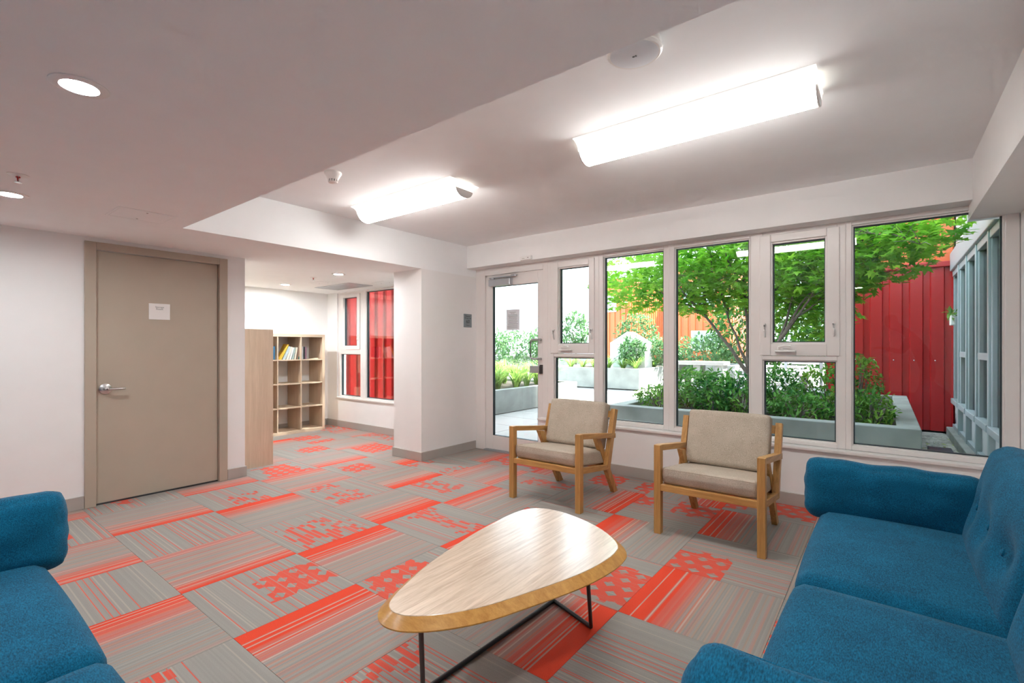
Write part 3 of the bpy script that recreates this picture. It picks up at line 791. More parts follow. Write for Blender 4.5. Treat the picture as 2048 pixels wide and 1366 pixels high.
def book(label, col, y, th, hgt, dep, lean=0, x=-6.845, flat=False):
    o = tag(empty('book', (x, y, SH + .0005)), label, 'book', 'books on the top shelf of the bookcase')
    m_ = 'book ' + col
    MB().box(-.004, 0, 0, th, 0, hgt).box(-dep, -.004, 0, .003, 0, hgt).box(-dep, -.004, th - .003, th, 0, hgt).obj('cover', m_, o)
    box('page_block', 'pages', (-dep + .005, -.004, .003, th - .003, .003, hgt - .004), o)
    o.rotation_euler = (R(lean), 0, 0) if not flat else (R(-84), 0, 0)
    return o
book('thick blue book standing beside the side-on bookcase', 'blue', 3.275, .055, .19, .16)
y = 3.40
for lab, c_, th, h_, ln in [('large yellow book leaning hardest in its row', 'yellow', .022, .25, -27), ('pale blue book leaning next to the yellow book', 'pale blue', .036, .215, -25),
                           ('cream paperback leaning third from the yellow book', 'cream', .03, .20, -20), ('white paperback leaning in the middle of the row', 'white', .025, .185, -16),
                           ('grey green paperback leaning in the row', 'grey green', .022, .18, -12), ('ivory paperback leaning in the row', 'ivory', .022, .18, -10),
                           ('brown spined paperback leaning near the teal book', 'brown spined', .022, .18, -9), ('teal book ending the leaning row', 'teal', .022, .17, -6)]:
    book(lab, c_, y, th, h_, .13, ln); y += th / math.cos(R(ln)) + .0135
book('silver book standing at the left of the last cube', 'silver', 3.722, .026, .185, .14)
book('black spined book standing next to the silver book', 'black', 3.752, .022, .185, .14)
book('plum book standing right of the black spined book', 'plum', 3.778, .024, .18, .14)
book('sand coloured book lying flat at the right of the last cube', 'sand', 3.84, .022, .15, .12, flat=True)

#OUTSIDE
# ------------------------------------------------------------------ courtyard ground and buildings
GZ = -.03
struct(box('ground', 'paver', (-45, 30, 4.56, 70, -.3, GZ - .03)), 'courtyard ground')
pv = struct(empty('floor_paving', (0, 0, GZ)), 'pale paving slabs in the courtyard')
slab_me = MB().box(.004, 1.196, .004, .796, -.03, 0).mesh('paver', 'paver', bevel=.006, seg=1)
for i in range(9):
    for j in range(12):
        x, y_ = -5.85 + i * 1.2, 4.62 + j * .8
        if x > -2.8 and y_ > 4.7 and x > -1.6: continue
        if x > 1: continue
        o = link('paver', slab_me, pv); o.location = (x, y_, 0)
def planter(name, label, x0, x1, y0, y1, z1, t_=.16, soil=.06):
    p_ = tag(empty(name, ((x0 + x1) / 2, (y0 + y1) / 2, GZ)), label, 'planter')
    hx, hy_ = (x1 - x0) / 2, (y1 - y0) / 2; H = z1 - GZ
    MB().box(-hx, hx, -hy_, -hy_ + t_, 0, H).obj('front_wall', 'concrete', p_, bevel=.008); MB().box(-hx, hx, hy_ - t_, hy_, 0, H).obj('back_wall', 'concrete', p_, bevel=.008)
    MB().box(-hx, -hx + t_, -hy_ + t_, hy_ - t_, 0, H).obj('side_wall', 'concrete', p_, bevel=.008); MB().box(hx - t_, hx, -hy_ + t_, hy_ - t_, 0, H).obj('side_wall', 'concrete', p_, bevel=.008)
    box('soil', 'soil', (-hx + t_, hx - t_, -hy_ + t_, hy_ - t_, 0, H - soil), p_)
    return p_
planter('planter', 'long grey concrete planter just outside the windows holding the maple', -2.75, .25, 5.5, 9.2, .54, .17)
planter('planter', 'concrete planter left of the path with strappy plants, seen through the glass door', -9.5, -5.87, 6.4, 10.12, .43, .16)
planter('planter', 'stained concrete planter across the path behind the narrow casement', -9.2, -5.85, 13.75, 18.5, .60, .18)
planter('planter', 'small beige concrete planter box far behind the maple trunk', -4.3, -3.45, 15.0, 17.0, .72, .14)

def clad_wall(name, label, mat, p, q, z0, z1, pitch=.24, depth=.035, cat='wall', parent=None):
    """ribbed sheet from p to q (xy), ribs standing out to the right-hand side of the direction p->q"""
    p, q = Vector(p), Vector(q); d = (q - p); L = d.length; d.normalize(); nn = Vector((d.y, -d.x))
    prof = []; t_ = 0
    while t_ < L:
        for a, b_ in ((0, 0), (.30, 0), (.36, 1), (.94, 1), (1, 0)):
            tt = min(L, t_ + a * pitch); prof.append((tt, b_ * depth))
        t_ += pitch
    prof = sorted(set((round(a, 4), b_) for a, b_ in prof), key=lambda k: k[0])
    fr_ = [p + d * a + nn * b_ for a, b_ in prof]; bk = [p + d * L - nn * .06, p - nn * .06]
    poly = [(v_.x, v_.y) for v_ in fr_] + [(v_.x, v_.y) for v_ in bk]
    o = MB().prism(poly, 'Z', z0, z1).obj(name, mat, parent)
    return o
rb = tag(empty('red_annex', (0, 9.5, GZ)), 'red ribbed metal annex at the end of the courtyard under an orange upper storey', 'building')
def R_(o, root): return rel(o, root)
R_(clad_wall('cladding', '', 'redclad', (-.75, 9.5), (.8, 9.5), .02, 2.44), rb)
R_(clad_wall('side_cladding', '', 'redclad', (-.75, 12.5), (-.75, 9.56), .02, 2.44), rb)
R_(box('flashing', 'redclad', (-.80, .8, 9.42, 12.5, 2.44, 2.52), bevel=.01), rb)
R_(clad_wall('upper_cladding', '', 'orange', (-.7, 9.62), (.8, 9.62), 2.52, 6.0, .3), rb)
R_(box('core', 'outer', (-.68, .8, 9.7, 12.4, 0, 6.0)), rb)
for k in range(7):
    R_(MB().lathe([(.008, 9.462), (.008, 9.458), (.004, 9.455)], (-.62 + .24 * k, 0, 1.06), 8, 'Y').obj('rivet', 'metal'), rb)
# grey wing on the right
gw = tag(empty('grey_wing', (.8, 7, GZ)), 'grey metal building wing with tall windows along the right side of the courtyard', 'building')
FX = .80
R_(box('upper_sun_block', 'palewall', (FX + .02, FX + 4, 4.7, 18.5, 2.62, 17.0)), gw)  # unseen height and far length made up to keep direct sun off the courtyard
R_(box('fascia', 'greyclad', (FX - .06, FX + .05, 4.7, 9.45, 2.36, 2.62), bevel=.01), gw)
R_(box('kerb', 'concrete', (FX - .10, FX + .05, 4.7, 9.45, GZ - .02, .10), bevel=.01), gw)
R_(box('core', 'outer', (FX + .25, FX + 4, 4.7, 18.5, 0, 2.62)), gw)
for k in range(6):
    y0_ = 4.72 + k * .79; y1_ = y0_ + .79
    wn_ = R_(MB().box(FX - .04, FX + .05, y0_, y0_ + .07, .1, 2.36).box(FX - .03, FX + .05, y0_ + .07, y1_, .1, .15).box(FX - .05, FX + .05, y0_ + .07, y1_, .45, .52).box(FX - .03, FX + .05, y0_ + .07, y1_, 2.28, 2.36).box(FX - .02, FX + .05, y0_ + .07, y0_ + .12, .52, 2.28).box(FX - .02, FX + .05, y1_ - .05, y1_, .52, 2.28).obj('window', 'greyclad', bevel=.006), gw)
    if k % 2 == 0: R_(box('transom', 'greyclad', (FX - .03, FX + .05, y0_ + .12, y1_ - .05, 1.13, 1.20), bevel=.004), gw)
    R_(box('spandrel', 'palewall', (FX + .01, FX + .03, y0_ + .07, y1_, .15, .45)), gw)
    R_(box('pane', 'wingglass', (FX + .015, FX + .022, y0_ + .12, y1_ - .05, .52, 2.28)), gw)
    R_(box('blind', 'palewall', (FX + .15, FX + .17, y0_ + .1, y1_ - .03, .4, 2.3)), gw)
pt = tag(empty('potted_plant', (.755, 9.0, 1.56)), 'small white planter with green leaves fixed to the grey wing', 'potted plant')
box('pot', 'white', (-.05, .0, -.09, .09, 0, .14), pt, bevel=.01)
# red wing outside the alcove, facing the courtyard
rw = tag(empty('red_wing', (-7.35, 7, GZ)), 'sunlit red ribbed cladding wall outside the alcove windows', 'building')
R_(clad_wall('cladding', '', 'redclad', (-7.35, 4.6), (-7.35, 6.3), .02, 5.0, .19, .04), rw)
R_(box('core', 'outer', (-10.5, -7.42, 4.6, 6.3, 0, 5.0)), rw)
R_(box('kerb', 'concrete', (-7.33, -7.2, 4.6, 6.3, GZ, .12)), rw)

def far_house(name, label, x0, x1, y0, y1, h_, mat, wins, rib=True, wall2=None):
    b_ = tag(empty(name, ((x0 + x1) / 2, y0, GZ)), label, 'building')
    if rib:
        R_(clad_wall('cladding', '', mat, (x0, y0), (x1, y0), 0, h_, .35, .05), b_); R_(clad_wall('cladding', '', mat, (x1, y0 + .06), (x1, y1), 0, h_, .35, .05), b_)
        R_(box('core', mat, (x0, x1 - .08, y0 + .08, y1, 0, h_)), b_)
    else: R_(box('wall', mat, (x0, x1, y0, y1, 0, h_)), b_)
    R_(box('roof_edge', 'alu', (x0 - .1, x1 + .1, y0 - .1, y1 + .1, h_, h_ + .15)), b_)
    for (a, c_, z0, z1) in wins:
        w_ = R_(frame_bars(MB(), a, c_, z0, z1, .08, y0 - .09, y0 - .02).box((a + c_) / 2 - .04, (a + c_) / 2 + .04, y0 - .09, y0 - .02, z0 + .08, z1 - .08).obj('window', 'white'), b_)
        R_(box('pane', 'farpane', (a + .05, c_ - .05, y0 - .06, y0 - .05, z0 + .05, z1 - .05)), b_)
    return b_
far_house('orange_building', 'orange ribbed building with a white window behind the maple branches', -8.7, -5.7, 24, 30, 5.2, 'orange', [(-7.5, -6.2, 1.1, 2.05), (-7.9, -6.4, 3.2, 4.2)])
far_house('red_building', 'pale sunlit red building far behind the narrow casement', -14.4, -12.2, 27, 33, 5.4, 'orange', [(-13.9, -12.9, 3.4, 4.4)])
far_house('pale_building', 'pale far building with a row of windows and dark ledge', -12.1, -6.0, 33, 38, 5.2, 'palewall', [(-11.8 + 1.4 * k, -10.5 + 1.4 * k, 2.5, 4.0) for k in range(4)], False)
lw = tag(box('low_wall', 'concrete', (-20, -9.0, 21.0, 21.25, GZ, .75), bevel=.02), 'low grey concrete wall far behind the narrow casement', 'wall')
bl = tag(MB().lathe([(.05, .62), (.42, .5), (.6, .25), (.62, 0)][::-1], (-9.9, 15.6, GZ), 14).obj('boulder', 'gravel', smooth=True), 'rounded grey boulder beside the planter left of the path', 'boulder')
hs = tag(empty('play_house', (-6.75, 15.2, .55)), 'white gabled cabinet with dark butterflies in the stained planter', 'cabinet')
MB().prism([(-.62, 0), (.62, 0), (.62, .85), (0, 1.22), (-.62, .85)], 'Y', -.3, .3).obj('body', 'white', hs, bevel=.01)
box('door', 'mint', (-.5, .15, -.315, -.3, .05, .8), hs)
for k, (bx, bz) in enumerate([(-.45, .98), (-.2, .55), (.35, .75), (.45, .5), (.3, .25), (-.05, .25), (-.42, .3)]):
    bf_ = MB().add([(0, 0, 0), (.05, 0, .045), (.055, 0, -.005), (0, 0, 0), (-.05, 0, .045), (-.055, 0, -.005), (.035, 0, -.045), (-.035, 0, -.045)], [(0, 1, 2), (3, 5, 4), (0, 2, 6), (3, 7, 5)]).obj('butterfly', 'print', hs)
    bf_.location = (bx, -.321 , bz); bf_.rotation_euler.y = k * .7

# patio furniture
def patio_table(label, x, y_, w_=1.3):
    t_ = tag(empty('patio_table', (x, y_, GZ)), label, 'table', 'white patio tables')
    box('table_top', 'white', (-w_ / 2, w_ / 2, -.4, .4, .71, .75), t_, bevel=.008)
    for sx in (-1, 1):
        for sy in (-1, 1): box('leg', 'alu', (sx * (w_ / 2 - .08) - .025, sx * (w_ / 2 - .08) + .025, sy * .33 - .025, sy * .33 + .025, 0, .71), t_)
    for sy in (-1, 1):
        box('bench_seat', 'white', (-w_ / 2, w_ / 2, sy * .75 - .15, sy * .75 + .15, .42, .46), t_, bevel=.008)
        for sx in (-1, 1): box('bench_leg', 'alu', (sx * (w_ / 2 - .15) - .03, sx * (w_ / 2 - .15) + .03, sy * .75 - .12, sy * .75 + .12, 0, .42), t_)
patio_table('white patio table with benches behind the shrubs, left one', -1.75, 11.6, 1.0)
patio_table('white patio table with benches behind the shrubs, nearer the red annex', -2.2, 13.0, 1.5)
patio_table('white patio table with benches, farthest back', -2.6, 15.8, 1.6)
sb = tag(empty('notice_board', (-1.62, 13.9, GZ)), 'white board with grey scribbled lettering beyond the patio tables', 'sign')
box('board', 'white', (-.34, .34, -.02, .02, .86, 1.06), sb, bevel=.004)
for sx in (-1, 1): box('post', 'alu', (sx * .38 - .03, sx * .38 + .03, -.03, .03, 0, 1.1), sb)
for sx, ln in ((-.25, 3), (-.1, 5), (.12, 4), (.25, 3)):
    MB().tube([(sx + k * .018, -.024, .95 + .02 * math.sin(k * 2.1 + sx * 9)) for k in range(ln)], .004, 5).obj('scribble', 'print', sb)
bn = tag(empty('concrete_bench', (-4.25, 14.3, GZ)), 'flat topped concrete bench behind the hedge', 'bench')
box('top', 'paver', (-.75, .75, -.35, .35, .78, .88), bn, bevel=.01)
for x in (-.6, .0, .6): box('support', 'concrete', (x - .1, x + .1, -.25, .25, 0, .78), bn)

# ------------------------------------------------------------------ plants
def leaf_poly(kind):
    if kind == 'maple':
        pts = []
        for k, (a, r) in enumerate([(-90, .10), (-62, .42), (-45, .30), (-18, .62), (-2, .34), (28, .82), (50, .40), (90, 1.0), (130, .40), (152, .82), (182, .34), (198, .62), (225, .30), (242, .42)]):
            pts.append((r * .55 * math.cos(R(a)), r * .55 * math.sin(R(a)) + .05, -.10 * r * r * .5))
        return [(0, .05, .015)] + pts, [(0, i, i % len(pts) + 1) for i in range(1, len(pts) + 1)]
    if kind == 'oval':
        return [(0, 0, 0), (.16, .3, .05), (.17, .65, .03), (0, 1, -.06), (-.17, .65, .03), (-.16, .3, .05), (0, .5, -.02)], [(0, 1, 6), (1, 2, 6), (2, 3, 6), (3, 4, 6), (4, 5, 6), (5, 0, 6)]
    return [(-.04, 0, 0), (.04, 0, 0), (.05, .5, .1), (-.05, .5, .1), (0, 1, .0)], [(0, 1, 2, 3), (3, 2, 4)]
def scatter(mb, kind, pts, size, rg, droop=.5, up=None):
    lv, lf_ = leaf_poly(kind)
    for q in pts:
        s = size * rg.uniform(.7, 1.25)
        rot = Matrix.Rotation(rg.uniform(0, 6.283), 4, 'Z') @ Matrix.Rotation(rg.gauss(0, droop), 4, 'X') @ Matrix.Rotation(rg.gauss(0, droop * .6), 4, 'Y')
        mt = Matrix.Translation(q) @ rot @ Matrix.Scale(s, 4)
        mb.add([mt @ Vector(v_) for v_ in lv], lf_)
    return mb
def in_blob(c, r, rg, shell=.35):
    while True:
        v_ = Vector((rg.uniform(-1, 1), rg.uniform(-1, 1), rg.uniform(-1, 1)))
        if shell < v_.length < 1: return Vector((c[0] + v_.x * r[0], c[1] + v_.y * r[1], c[2] + v_.z * r[2]))
def stuff_leaf(mb, mat, parent):
    o = mb.obj('foliage', mat, parent); o['kind'] = 'stuff'
    for q in o.data.polygons: q.use_smooth = False
    return o
# maple
TB = Vector((-1.48, 7.2, .46))
mp = tag(empty('maple_tree', TB), 'green multi stemmed maple tree growing in the long planter outside the windows', 'tree')
rg = random.Random(3)
def wig(a, b_, n, amp):
    a, b_ = Vector(a), Vector(b_); o = []
    for k in range(n + 1):
        t_ = k / n; q = a.lerp(b_, t_)
        if 0 < k < n: q += Vector((rg.uniform(-amp, amp), rg.uniform(-amp, amp), rg.uniform(-amp, amp) * .5))
        q.z += .10 * math.sin(t_ * math.pi) * (b_ - a).length * .4
        o.append(q)
    return o
L_ = lambda *p_: Vector(p_) - TB
trunk = [L_(-1.48, 7.2, .40), L_(-1.475, 7.2, .62), L_(-1.47, 7.2, .86)]
MB().tube(trunk, [.06, .052, .046], 12).obj('trunk', 'bark', mp, smooth=True)
stems = [((-2.05, 7.2, 1.70), .028), ((-1.78, 7.3, 1.72), .022), ((-1.55, 7.3, 1.85), .030), ((-1.1, 7.0, 1.30), .028), ((-1.35, 7.6, 1.9), .024)]
tops = []
for (e, r_) in stems:
    e2 = Vector(e); pts_ = wig(trunk[-1], e2 - TB, 5, .02)
    MB().tube(pts_, [r_ * (1 - .45 * k / 5) for k in range(6)], 8).obj('branch', 'bark', mp, smooth=True); tops.append((e2, r_ * .55))
ends = {0: [(-3.2, 7.2, 2.3), (-2.7, 7.7, 2.7), (-2.5, 6.7, 2.35), (-2.3, 7.4, 2.9)], 1: [(-2.2, 7.8, 2.9), (-2.0, 7.0, 2.7), (-1.8, 7.9, 3.1)], 2: [(-1.6, 7.6, 3.3), (-1.3, 6.8, 2.8), (-1.75, 6.9, 2.7)],
        3: [(-.55, 6.75, 1.95), (-.75, 7.2, 2.5), (-.2, 6.3, 2.5), (-.4, 6.7, 2.35)], 4: [(-.9, 7.8, 3.0), (-.3, 7.2, 2.85), (-1.4, 8.2, 3.2)]}
twig_pts = []
for k, es in ends.items():
    for e in es:
        a = tops[k][0] - TB; pts_ = wig(a, Vector(e) - TB, 5, .035)
        MB().tube(pts_, [tops[k][1] * (1 - .8 * i_ / 5) + .003 for i_ in range(6)], 6).obj('branch', 'bark', mp, smooth=True)
        twig_pts += pts_[2:]
for (a, e) in (((-.55, 6.75, 1.95), (.1, 6.3, 2.35)), ((-.2, 6.3, 2.5), (.5, 5.9, 2.45)), ((-.4, 6.7, 2.35), (.3, 6.4, 2.65)), ((-.2, 6.3, 2.5), (.25, 5.75, 2.2))):
    pts_ = wig(Vector(a) - TB, Vector(e) - TB, 5, .03); MB().tube(pts_, [.010 - .0014 * i_ for i_ in range(6)], 5).obj('branch', 'bark', mp, smooth=True); twig_pts += pts_[1:]
tw = MB()
for q in twig_pts:
    for _ in range(3):
        e = q + Vector((rg.uniform(-.3, .3), rg.uniform(-.3, .3), rg.uniform(-.06, .16))); tw.tube([q, (q + e) / 2 + Vector((0, 0, .02)), e], [.004, .003, .002], 4)
o = tw.obj('twigs', 'bark', mp); o['kind'] = 'stuff'
blobs = [((-3.2, 7.4, 2.30), (.75, .8, .50), 1100), ((-2.45, 7.3, 2.40), (.75, .9, .65), 1900), ((-1.75, 7.5, 2.50), (.8, .9, .75), 2200), ((-1.15, 7.3, 2.45), (.75, .9, .75), 2000),
         ((-.55, 7.0, 2.35), (.65, .8, .62), 1700), ((-.75, 7.5, 1.75), (.55, .5, .45), 700), ((-.05, 6.5, 2.32), (.55, .6, .42), 950), ((.30, 6.05, 2.40), (.38, .45, .25), 300), ((-1.3, 7.7, 3.3), (2.2, 1.3, .5), 450),
         ((-2.1, 7.1, 1.95), (.5, .4, .28), 260), ((-.35, 6.5, 1.95), (.32, .4, .22), 220)]
near = []; fol = MB()
for c_, r_, n_ in blobs:
    ps = [q - TB for q in (in_blob(c_, r_, rg, .1) for _ in range(n_)) if q.x < .66]
    ps.sort(key=lambda q: q.y)
    kk = min(len(ps), 34); near += ps[:kk]
    scatter(fol, 'maple', ps[kk:], .145, rg, .5)
stuff_leaf(fol, 'maple', mp)
lv, lf_ = leaf_poly('maple'); lm = [MB().add([Vector(v_) * s for v_ in lv], lf_).mesh('leaf', 'maple') for s in (.12, .14, .16)]
for q in near[:290]:
    o = link('leaf', rg.choice(lm), mp); o.location = q; o.rotation_euler = (rg.gauss(0, .45), rg.gauss(0, .3), rg.uniform(0, 6.283))
# shrubs in the long planter
def shrub(label, c_, r_, n_, size, mat='shrub', kind='oval', group='shrubs in the long planter', cat='shrub', name='shrub'):
    z0 = c_[2] - r_[2]
    s = tag(empty(name, (c_[0], c_[1], z0)), label, cat, group)
    base_ = Vector((c_[0], c_[1], z0)); stm = MB(); mb = MB(); ps = []
    for _ in range(max(6, n_ // 40)):
        tip = in_blob(c_, r_, rg, .75) - base_
        tip.z = abs(tip.z); stm.tube([Vector((tip.x * .25, tip.y * .25, 0)), tip * .6 + Vector((0, 0, .05)), tip], [.008, .006, .003], 5)
    stm.obj('stems', 'bark', s)
    for _ in range(n_):
        q = in_blob(c_, r_, rg, .55) - base_
        ps.append(q + Vector((0, 0, noise.noise(q * 5) * .08)))
    stuff_leaf(scatter(mb, kind, ps, size, rg, .75), mat, s)
    return s
shrub('low bright shrub at the left end of the long planter', (-2.3, 6.05, .60), (.34, .28, .17), 500, .07, 'yew')
shrub('dark glossy hedge shrub left of the maple trunk, leftmost one', (-2.05, 6.5, .70), (.38, .40, .28), 900, .075)
shrub('dark glossy hedge shrub left of the maple trunk, middle one', (-1.72, 6.25, .70), (.36, .36, .27), 900, .075)
shrub('dark glossy hedge shrub right beside the maple trunk', (-1.38, 6.2, .68), (.32, .34, .26), 800, .075)
shrub('glossy shrub under the left half of the wide casement', (-1.0, 6.5, .74), (.30, .36, .30), 800, .075)
shrub('low dark shrub in front of the wide casement', (-.75, 6.05, .60), (.34, .26, .17), 700, .065)
shrub('bright green feathery shrub under the right half of the wide casement', (-.52, 6.5, .74), (.28, .36, .32), 800, .07, 'yew')
shrub('bright green upright shrub beside the planter rim by the red annex', (-.25, 6.6, .82), (.24, .28, .38), 700, .07, 'yew')
shrub('low bright shrub in the right corner of the long planter', (-.12, 6.15, .62), (.22, .28, .18), 500, .065, 'yew')
# strappy clumps beside the path
def clump(label, x, y_, z, h_, n_, group, sp=.5, mat='blade'):
    s = tag(empty('strappy_clump', (x, y_, z)), label, 'plant', group); mb = MB()
    for _ in range(n_):
        a = rg.uniform(0, 6.283); ln = h_ * rg.uniform(.7, 1.2); o_ = sp * rg.uniform(.4, 1.1) * h_
        d = Vector((math.cos(a), math.sin(a), 0)); sd = Vector((-d.y, d.x, 0)) * .013
        prev = None; st_ = d * rg.uniform(0, .05)
        vs = []
        for k in range(6):
            t_ = k / 5; p_ = st_ + d * (o_ * t_ ** 1.5 * 1.4) + Vector((0, 0, ln * (1.25 * t_ - .55 * t_ ** 2.4))); w_ = 1 - .92 * t_ ** 2
            vs += [p_ + sd * w_, p_ - sd * w_]
        mb.add(vs, [(2 * k, 2 * k + 1, 2 * k + 3, 2 * k + 2) for k in range(5)])
    stuff_leaf(mb, mat, s)
ORD = ['nearest', 'second', 'third', 'fourth', 'fifth', 'sixth', 'seventh', 'eighth', 'ninth', 'tenth', 'eleventh', 'farthest']
for k in range(24):
    edge_ = k < 12
    clump('pale green strappy clump left of the path, %s from the window, %s row' % (ORD[k % 12], 'path edge' if edge_ else 'back'), rnd.uniform(-6.7, -6.25) if edge_ else rnd.uniform(-8.2, -7.2), 6.75 + (k % 12) * .27, .37, rnd.uniform(.55, .75), 56, 'strappy clumps left of the path', .75)
for k in range(12):
    edge_ = k < 6
    clump('green strappy clump in the stained planter, %s from its right end, %s row' % (ORD[k % 6], 'front' if edge_ else 'back'), -6.15 - (k % 6) * .45, rnd.uniform(14.05, 14.3) if edge_ else rnd.uniform(15.6, 16.5), .54, rnd.uniform(.42, .55), 44, 'strappy clumps across the path', .8)
def bush(label, c_, r_, n_, size=.2, group='bushes at the back of the courtyard', cat='bush', mat='farleaf', name='bush'):
    return shrub(label, c_, r_, n_, size, mat, 'oval', group, cat, name)
bush('blue green bush seen at the left edge of the door glass', (-12.6, 14.6, 1.25), (.9, .9, .75), 700)
bush('blue green bush seen in the middle of the door glass', (-12.2, 16.2, 1.25), (1.2, 1.0, .75), 900)
bush('blue green bush seen right of the paper notice', (-10.9, 16.4, 1.3), (.8, .8, .9), 700)
bush('small leafy tree seen through the narrow casement', (-9.35, 16.0, 1.85), (.55, .6, .75), 700, .18, None, 'tree', 'farleaf', 'small_tree')
_st = bpy.data.objects['small_tree']; MB().tube([(0, 0, -1.14), (.02, 0, -.4), (0, 0, .5)], [.05, .04, .02], 8).obj('trunk', 'bark', _st, smooth=True)
bush('leafy shrub hiding the white gabled cabinet', (-6.45, 14.6, 1.15), (.42, .4, .45), 520, .16, 'shrubs in the stained planter')
bush('round shrub at the right of the stained planter', (-6.1, 15.9, 1.15), (.6, .6, .5), 700, .16, 'shrubs in the stained planter')
bush('tall pale shrub behind the white gabled cabinet', (-7.4, 17.2, 1.7), (.8, .7, .9), 700, .2, 'shrubs in the stained planter')
bush('hedge under the window of the orange building, left part', (-9.2, 22.5, .75), (1.6, .7, .6), 800, .22)
bush('hedge under the window of the orange building, right part', (-6.6, 22.5, .85), (1.6, .7, .7), 800, .22)
bush('leafy bush behind the concrete bench', (-5.3, 18.2, .95), (1.2, .9, .8), 800, .2)
bush('leafy bush behind the small beige planter', (-4.2, 19.3, 1.8), (1.2, .9, 1.8), 1500, .24, mat='deepleaf')
bush('tall bush behind the patio tables', (-2.7, 19.5, 2.5), (1.6, 1.0, 2.5), 2600, .26, mat='deepleaf')
bush('tall bush behind the patio tables, beside the red annex', (-1.0, 18.4, 2.5), (1.3, 1.0, 2.5), 2200, .26, mat='deepleaf')
# leaves of the wall pot
o = scatter(MB(), 'oval', [Vector((rg.uniform(-.06, .01), rg.uniform(-.1, .1), rg.uniform(.12, .2))) for _ in range(40)], .09, rg, .7).obj('foliage', 'yew', pt); o['kind'] = 'stuff'
# gravel strip by the grey wing
box_ = struct(box('ground_strip', 'moss', (.25, FX - .1, 4.62, 9.45, GZ - .02, GZ + .012)), 'mossy strip between the planter and the grey wing')
pe = MB()
for k in range(900):
    x, y_ = rg.uniform(.28, FX - .12), 9.4 - 2.4 * rg.random() ** 1.8; s = rg.uniform(.018, .045)
    mt = Matrix.Translation((x, y_, GZ + .012)) @ Matrix.Rotation(rg.uniform(0, 6), 4, 'Z') @ Matrix.Diagonal((s, s * .8, s * .55, 1))
    pe.add([mt @ Vector(v_) for v_ in ((1, 0, .1), (.3, .9, .1), (-.8, .6, .1), (-.8, -.6, .1), (.3, -.9, .1), (.5, .3, .9), (-.4, .3, .9), (-.1, -.5, .9))], [(0, 1, 5), (1, 2, 6), (1, 6, 5), (2, 3, 6), (3, 7, 6), (3, 4, 7), (4, 0, 7), (0, 5, 7), (5, 6, 7)])
o = tag(pe.obj('pebbles', 'gravel'), 'grey pebbles at the foot of the red annex', 'pebbles', None, 'stuff')
ub = tag(MB().box(.40, .62, 7.35, 7.72, GZ + .01, .06).obj('utility_box', 'utility', bevel=.01), 'dark blue utility lid on the mossy strip beside the planter', 'utility box')
box('lid_rib', 'utility', (.42, .60, 7.40, 7.42, .06, .066), None).parent = ub

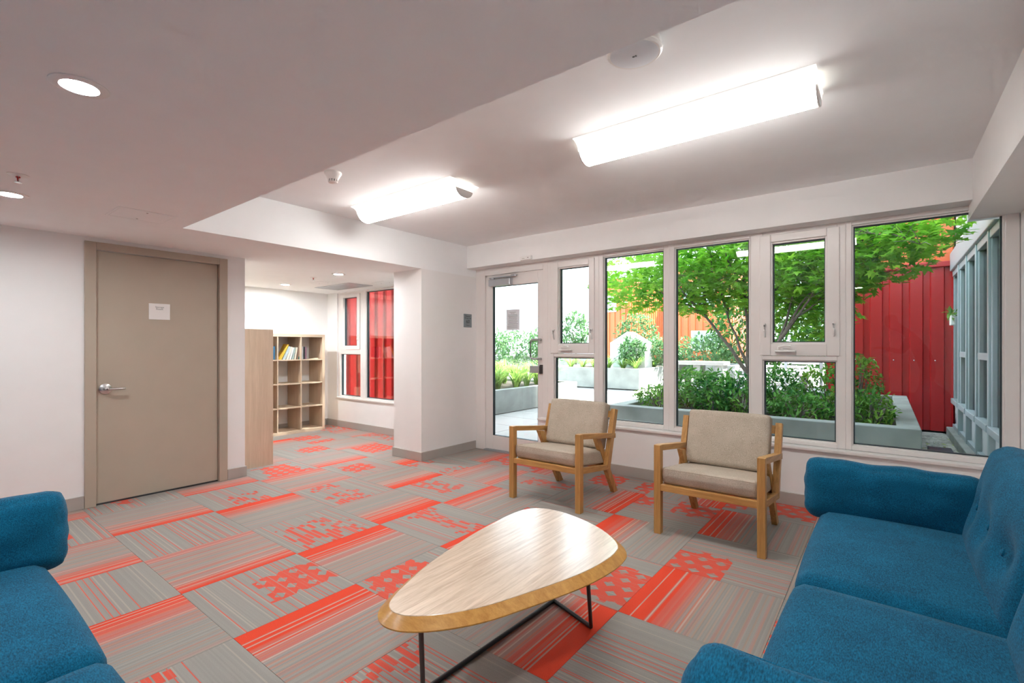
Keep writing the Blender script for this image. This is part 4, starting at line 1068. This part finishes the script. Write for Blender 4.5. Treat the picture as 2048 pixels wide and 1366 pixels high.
# ------------------------------------------------------------------ photographer, standing behind the camera position and seen mirrored in the right window
def skinned(name, joints, bones, mat, parent, sub=2):
    me = bpy.data.meshes.new(name); ks = list(joints)
    me.from_pydata([joints[k][0] for k in ks], [(ks.index(a), ks.index(b_)) for a, b_ in bones], []); me.update()
    o = link(name, me, parent); me.materials.append(M[mat])
    sk = o.modifiers.new('skin', 'SKIN'); sk.use_smooth_shade = True
    for i, k in enumerate(ks):
        v_ = me.skin_vertices[0].data[i]; r_ = joints[k][1]; v_.radius = r_ if isinstance(r_, tuple) else (r_, r_); v_.use_root = (i == 0)
    sb_ = o.modifiers.new('sub', 'SUBSURF'); sb_.levels = sub; sb_.render_levels = sub
    return o
pe_ = tag(empty('person', (.42, -.75, 0)), 'person in dark clothes leaning forward, visible only as a dark reflection in the right window', 'person')
J = dict(pelvis=((.10, 0, .97), (.15, .12)), belly=((.06, 0, 1.12), (.14, .115)), chest=((-.04, 0, 1.34), (.165, .125)), neck0=((-.15, 0, 1.49), (.075, .07)), neck=((-.24, 0, 1.55), (.055, .055)), head0=((-.31, 0, 1.60), (.072, .085)), head=((-.36, 0, 1.66), (.078, .095)), crown=((-.37, 0, 1.71), (.06, .07)),
         shl=((-.10, .18, 1.42), .065), ell=((-.22, .22, 1.18), .045), wrl=((-.42, .10, 1.24), .03), shr=((-.10, -.18, 1.42), .065), elr=((-.22, -.22, 1.18), .045), wrr=((-.42, -.10, 1.24), .03),
         hil=((.10, .10, .90), .095), knl=((.06, .12, .50), .065), anl=((.10, .12, .09), .045), tol=((-.08, .13, .035), .035), hir=((.10, -.10, .90), .095), knr=((.04, -.12, .50), .065), anr=((.08, -.12, .09), .045), tor=((-.10, -.13, .035), .035))
skinned('body', J, [('pelvis', 'belly'), ('belly', 'chest'), ('chest', 'neck0'), ('neck0', 'neck'), ('neck', 'head0'), ('head0', 'head'), ('head', 'crown'), ('chest', 'shl'), ('shl', 'ell'), ('ell', 'wrl'), ('chest', 'shr'), ('shr', 'elr'), ('elr', 'wrr'),
                   ('pelvis', 'hil'), ('hil', 'knl'), ('knl', 'anl'), ('anl', 'tol'), ('pelvis', 'hir'), ('hir', 'knr'), ('knr', 'anr'), ('anr', 'tor')], 'cloth', pe_)
for sy in (-1, 1):
    hj = {'w': ((-.42, sy * .10, 1.24), .026), 'p': ((-.50, sy * .085, 1.25), (.034, .018))}
    hb = [('w', 'p')]
    for k, (dy, ln) in enumerate(((.03, .06), (.01, .07), (-.01, .066), (-.03, .052))):
        hj['a%d' % k] = ((-.535, sy * (.085 + dy), 1.252), .0095); hj['b%d' % k] = ((-.535 - ln * .6, sy * (.085 + dy), 1.24), .0085); hj['c%d' % k] = ((-.535 - ln * .75, sy * (.085 + dy), 1.212), .008)
        hb += [('p', 'a%d' % k), ('a%d' % k, 'b%d' % k), ('b%d' % k, 'c%d' % k)]
    hj['t1'] = ((-.48, sy * .045, 1.245), .011); hj['t2'] = ((-.52, sy * .03, 1.235), .009); hb += [('p', 't1'), ('t1', 't2')]
    skinned('hand', hj, hb, 'skin', pe_)
rounded('hair', .085, .085, .10, .08, 'hair', pe_, (10, 10, 10)).location = (-.35, 0, 1.68)
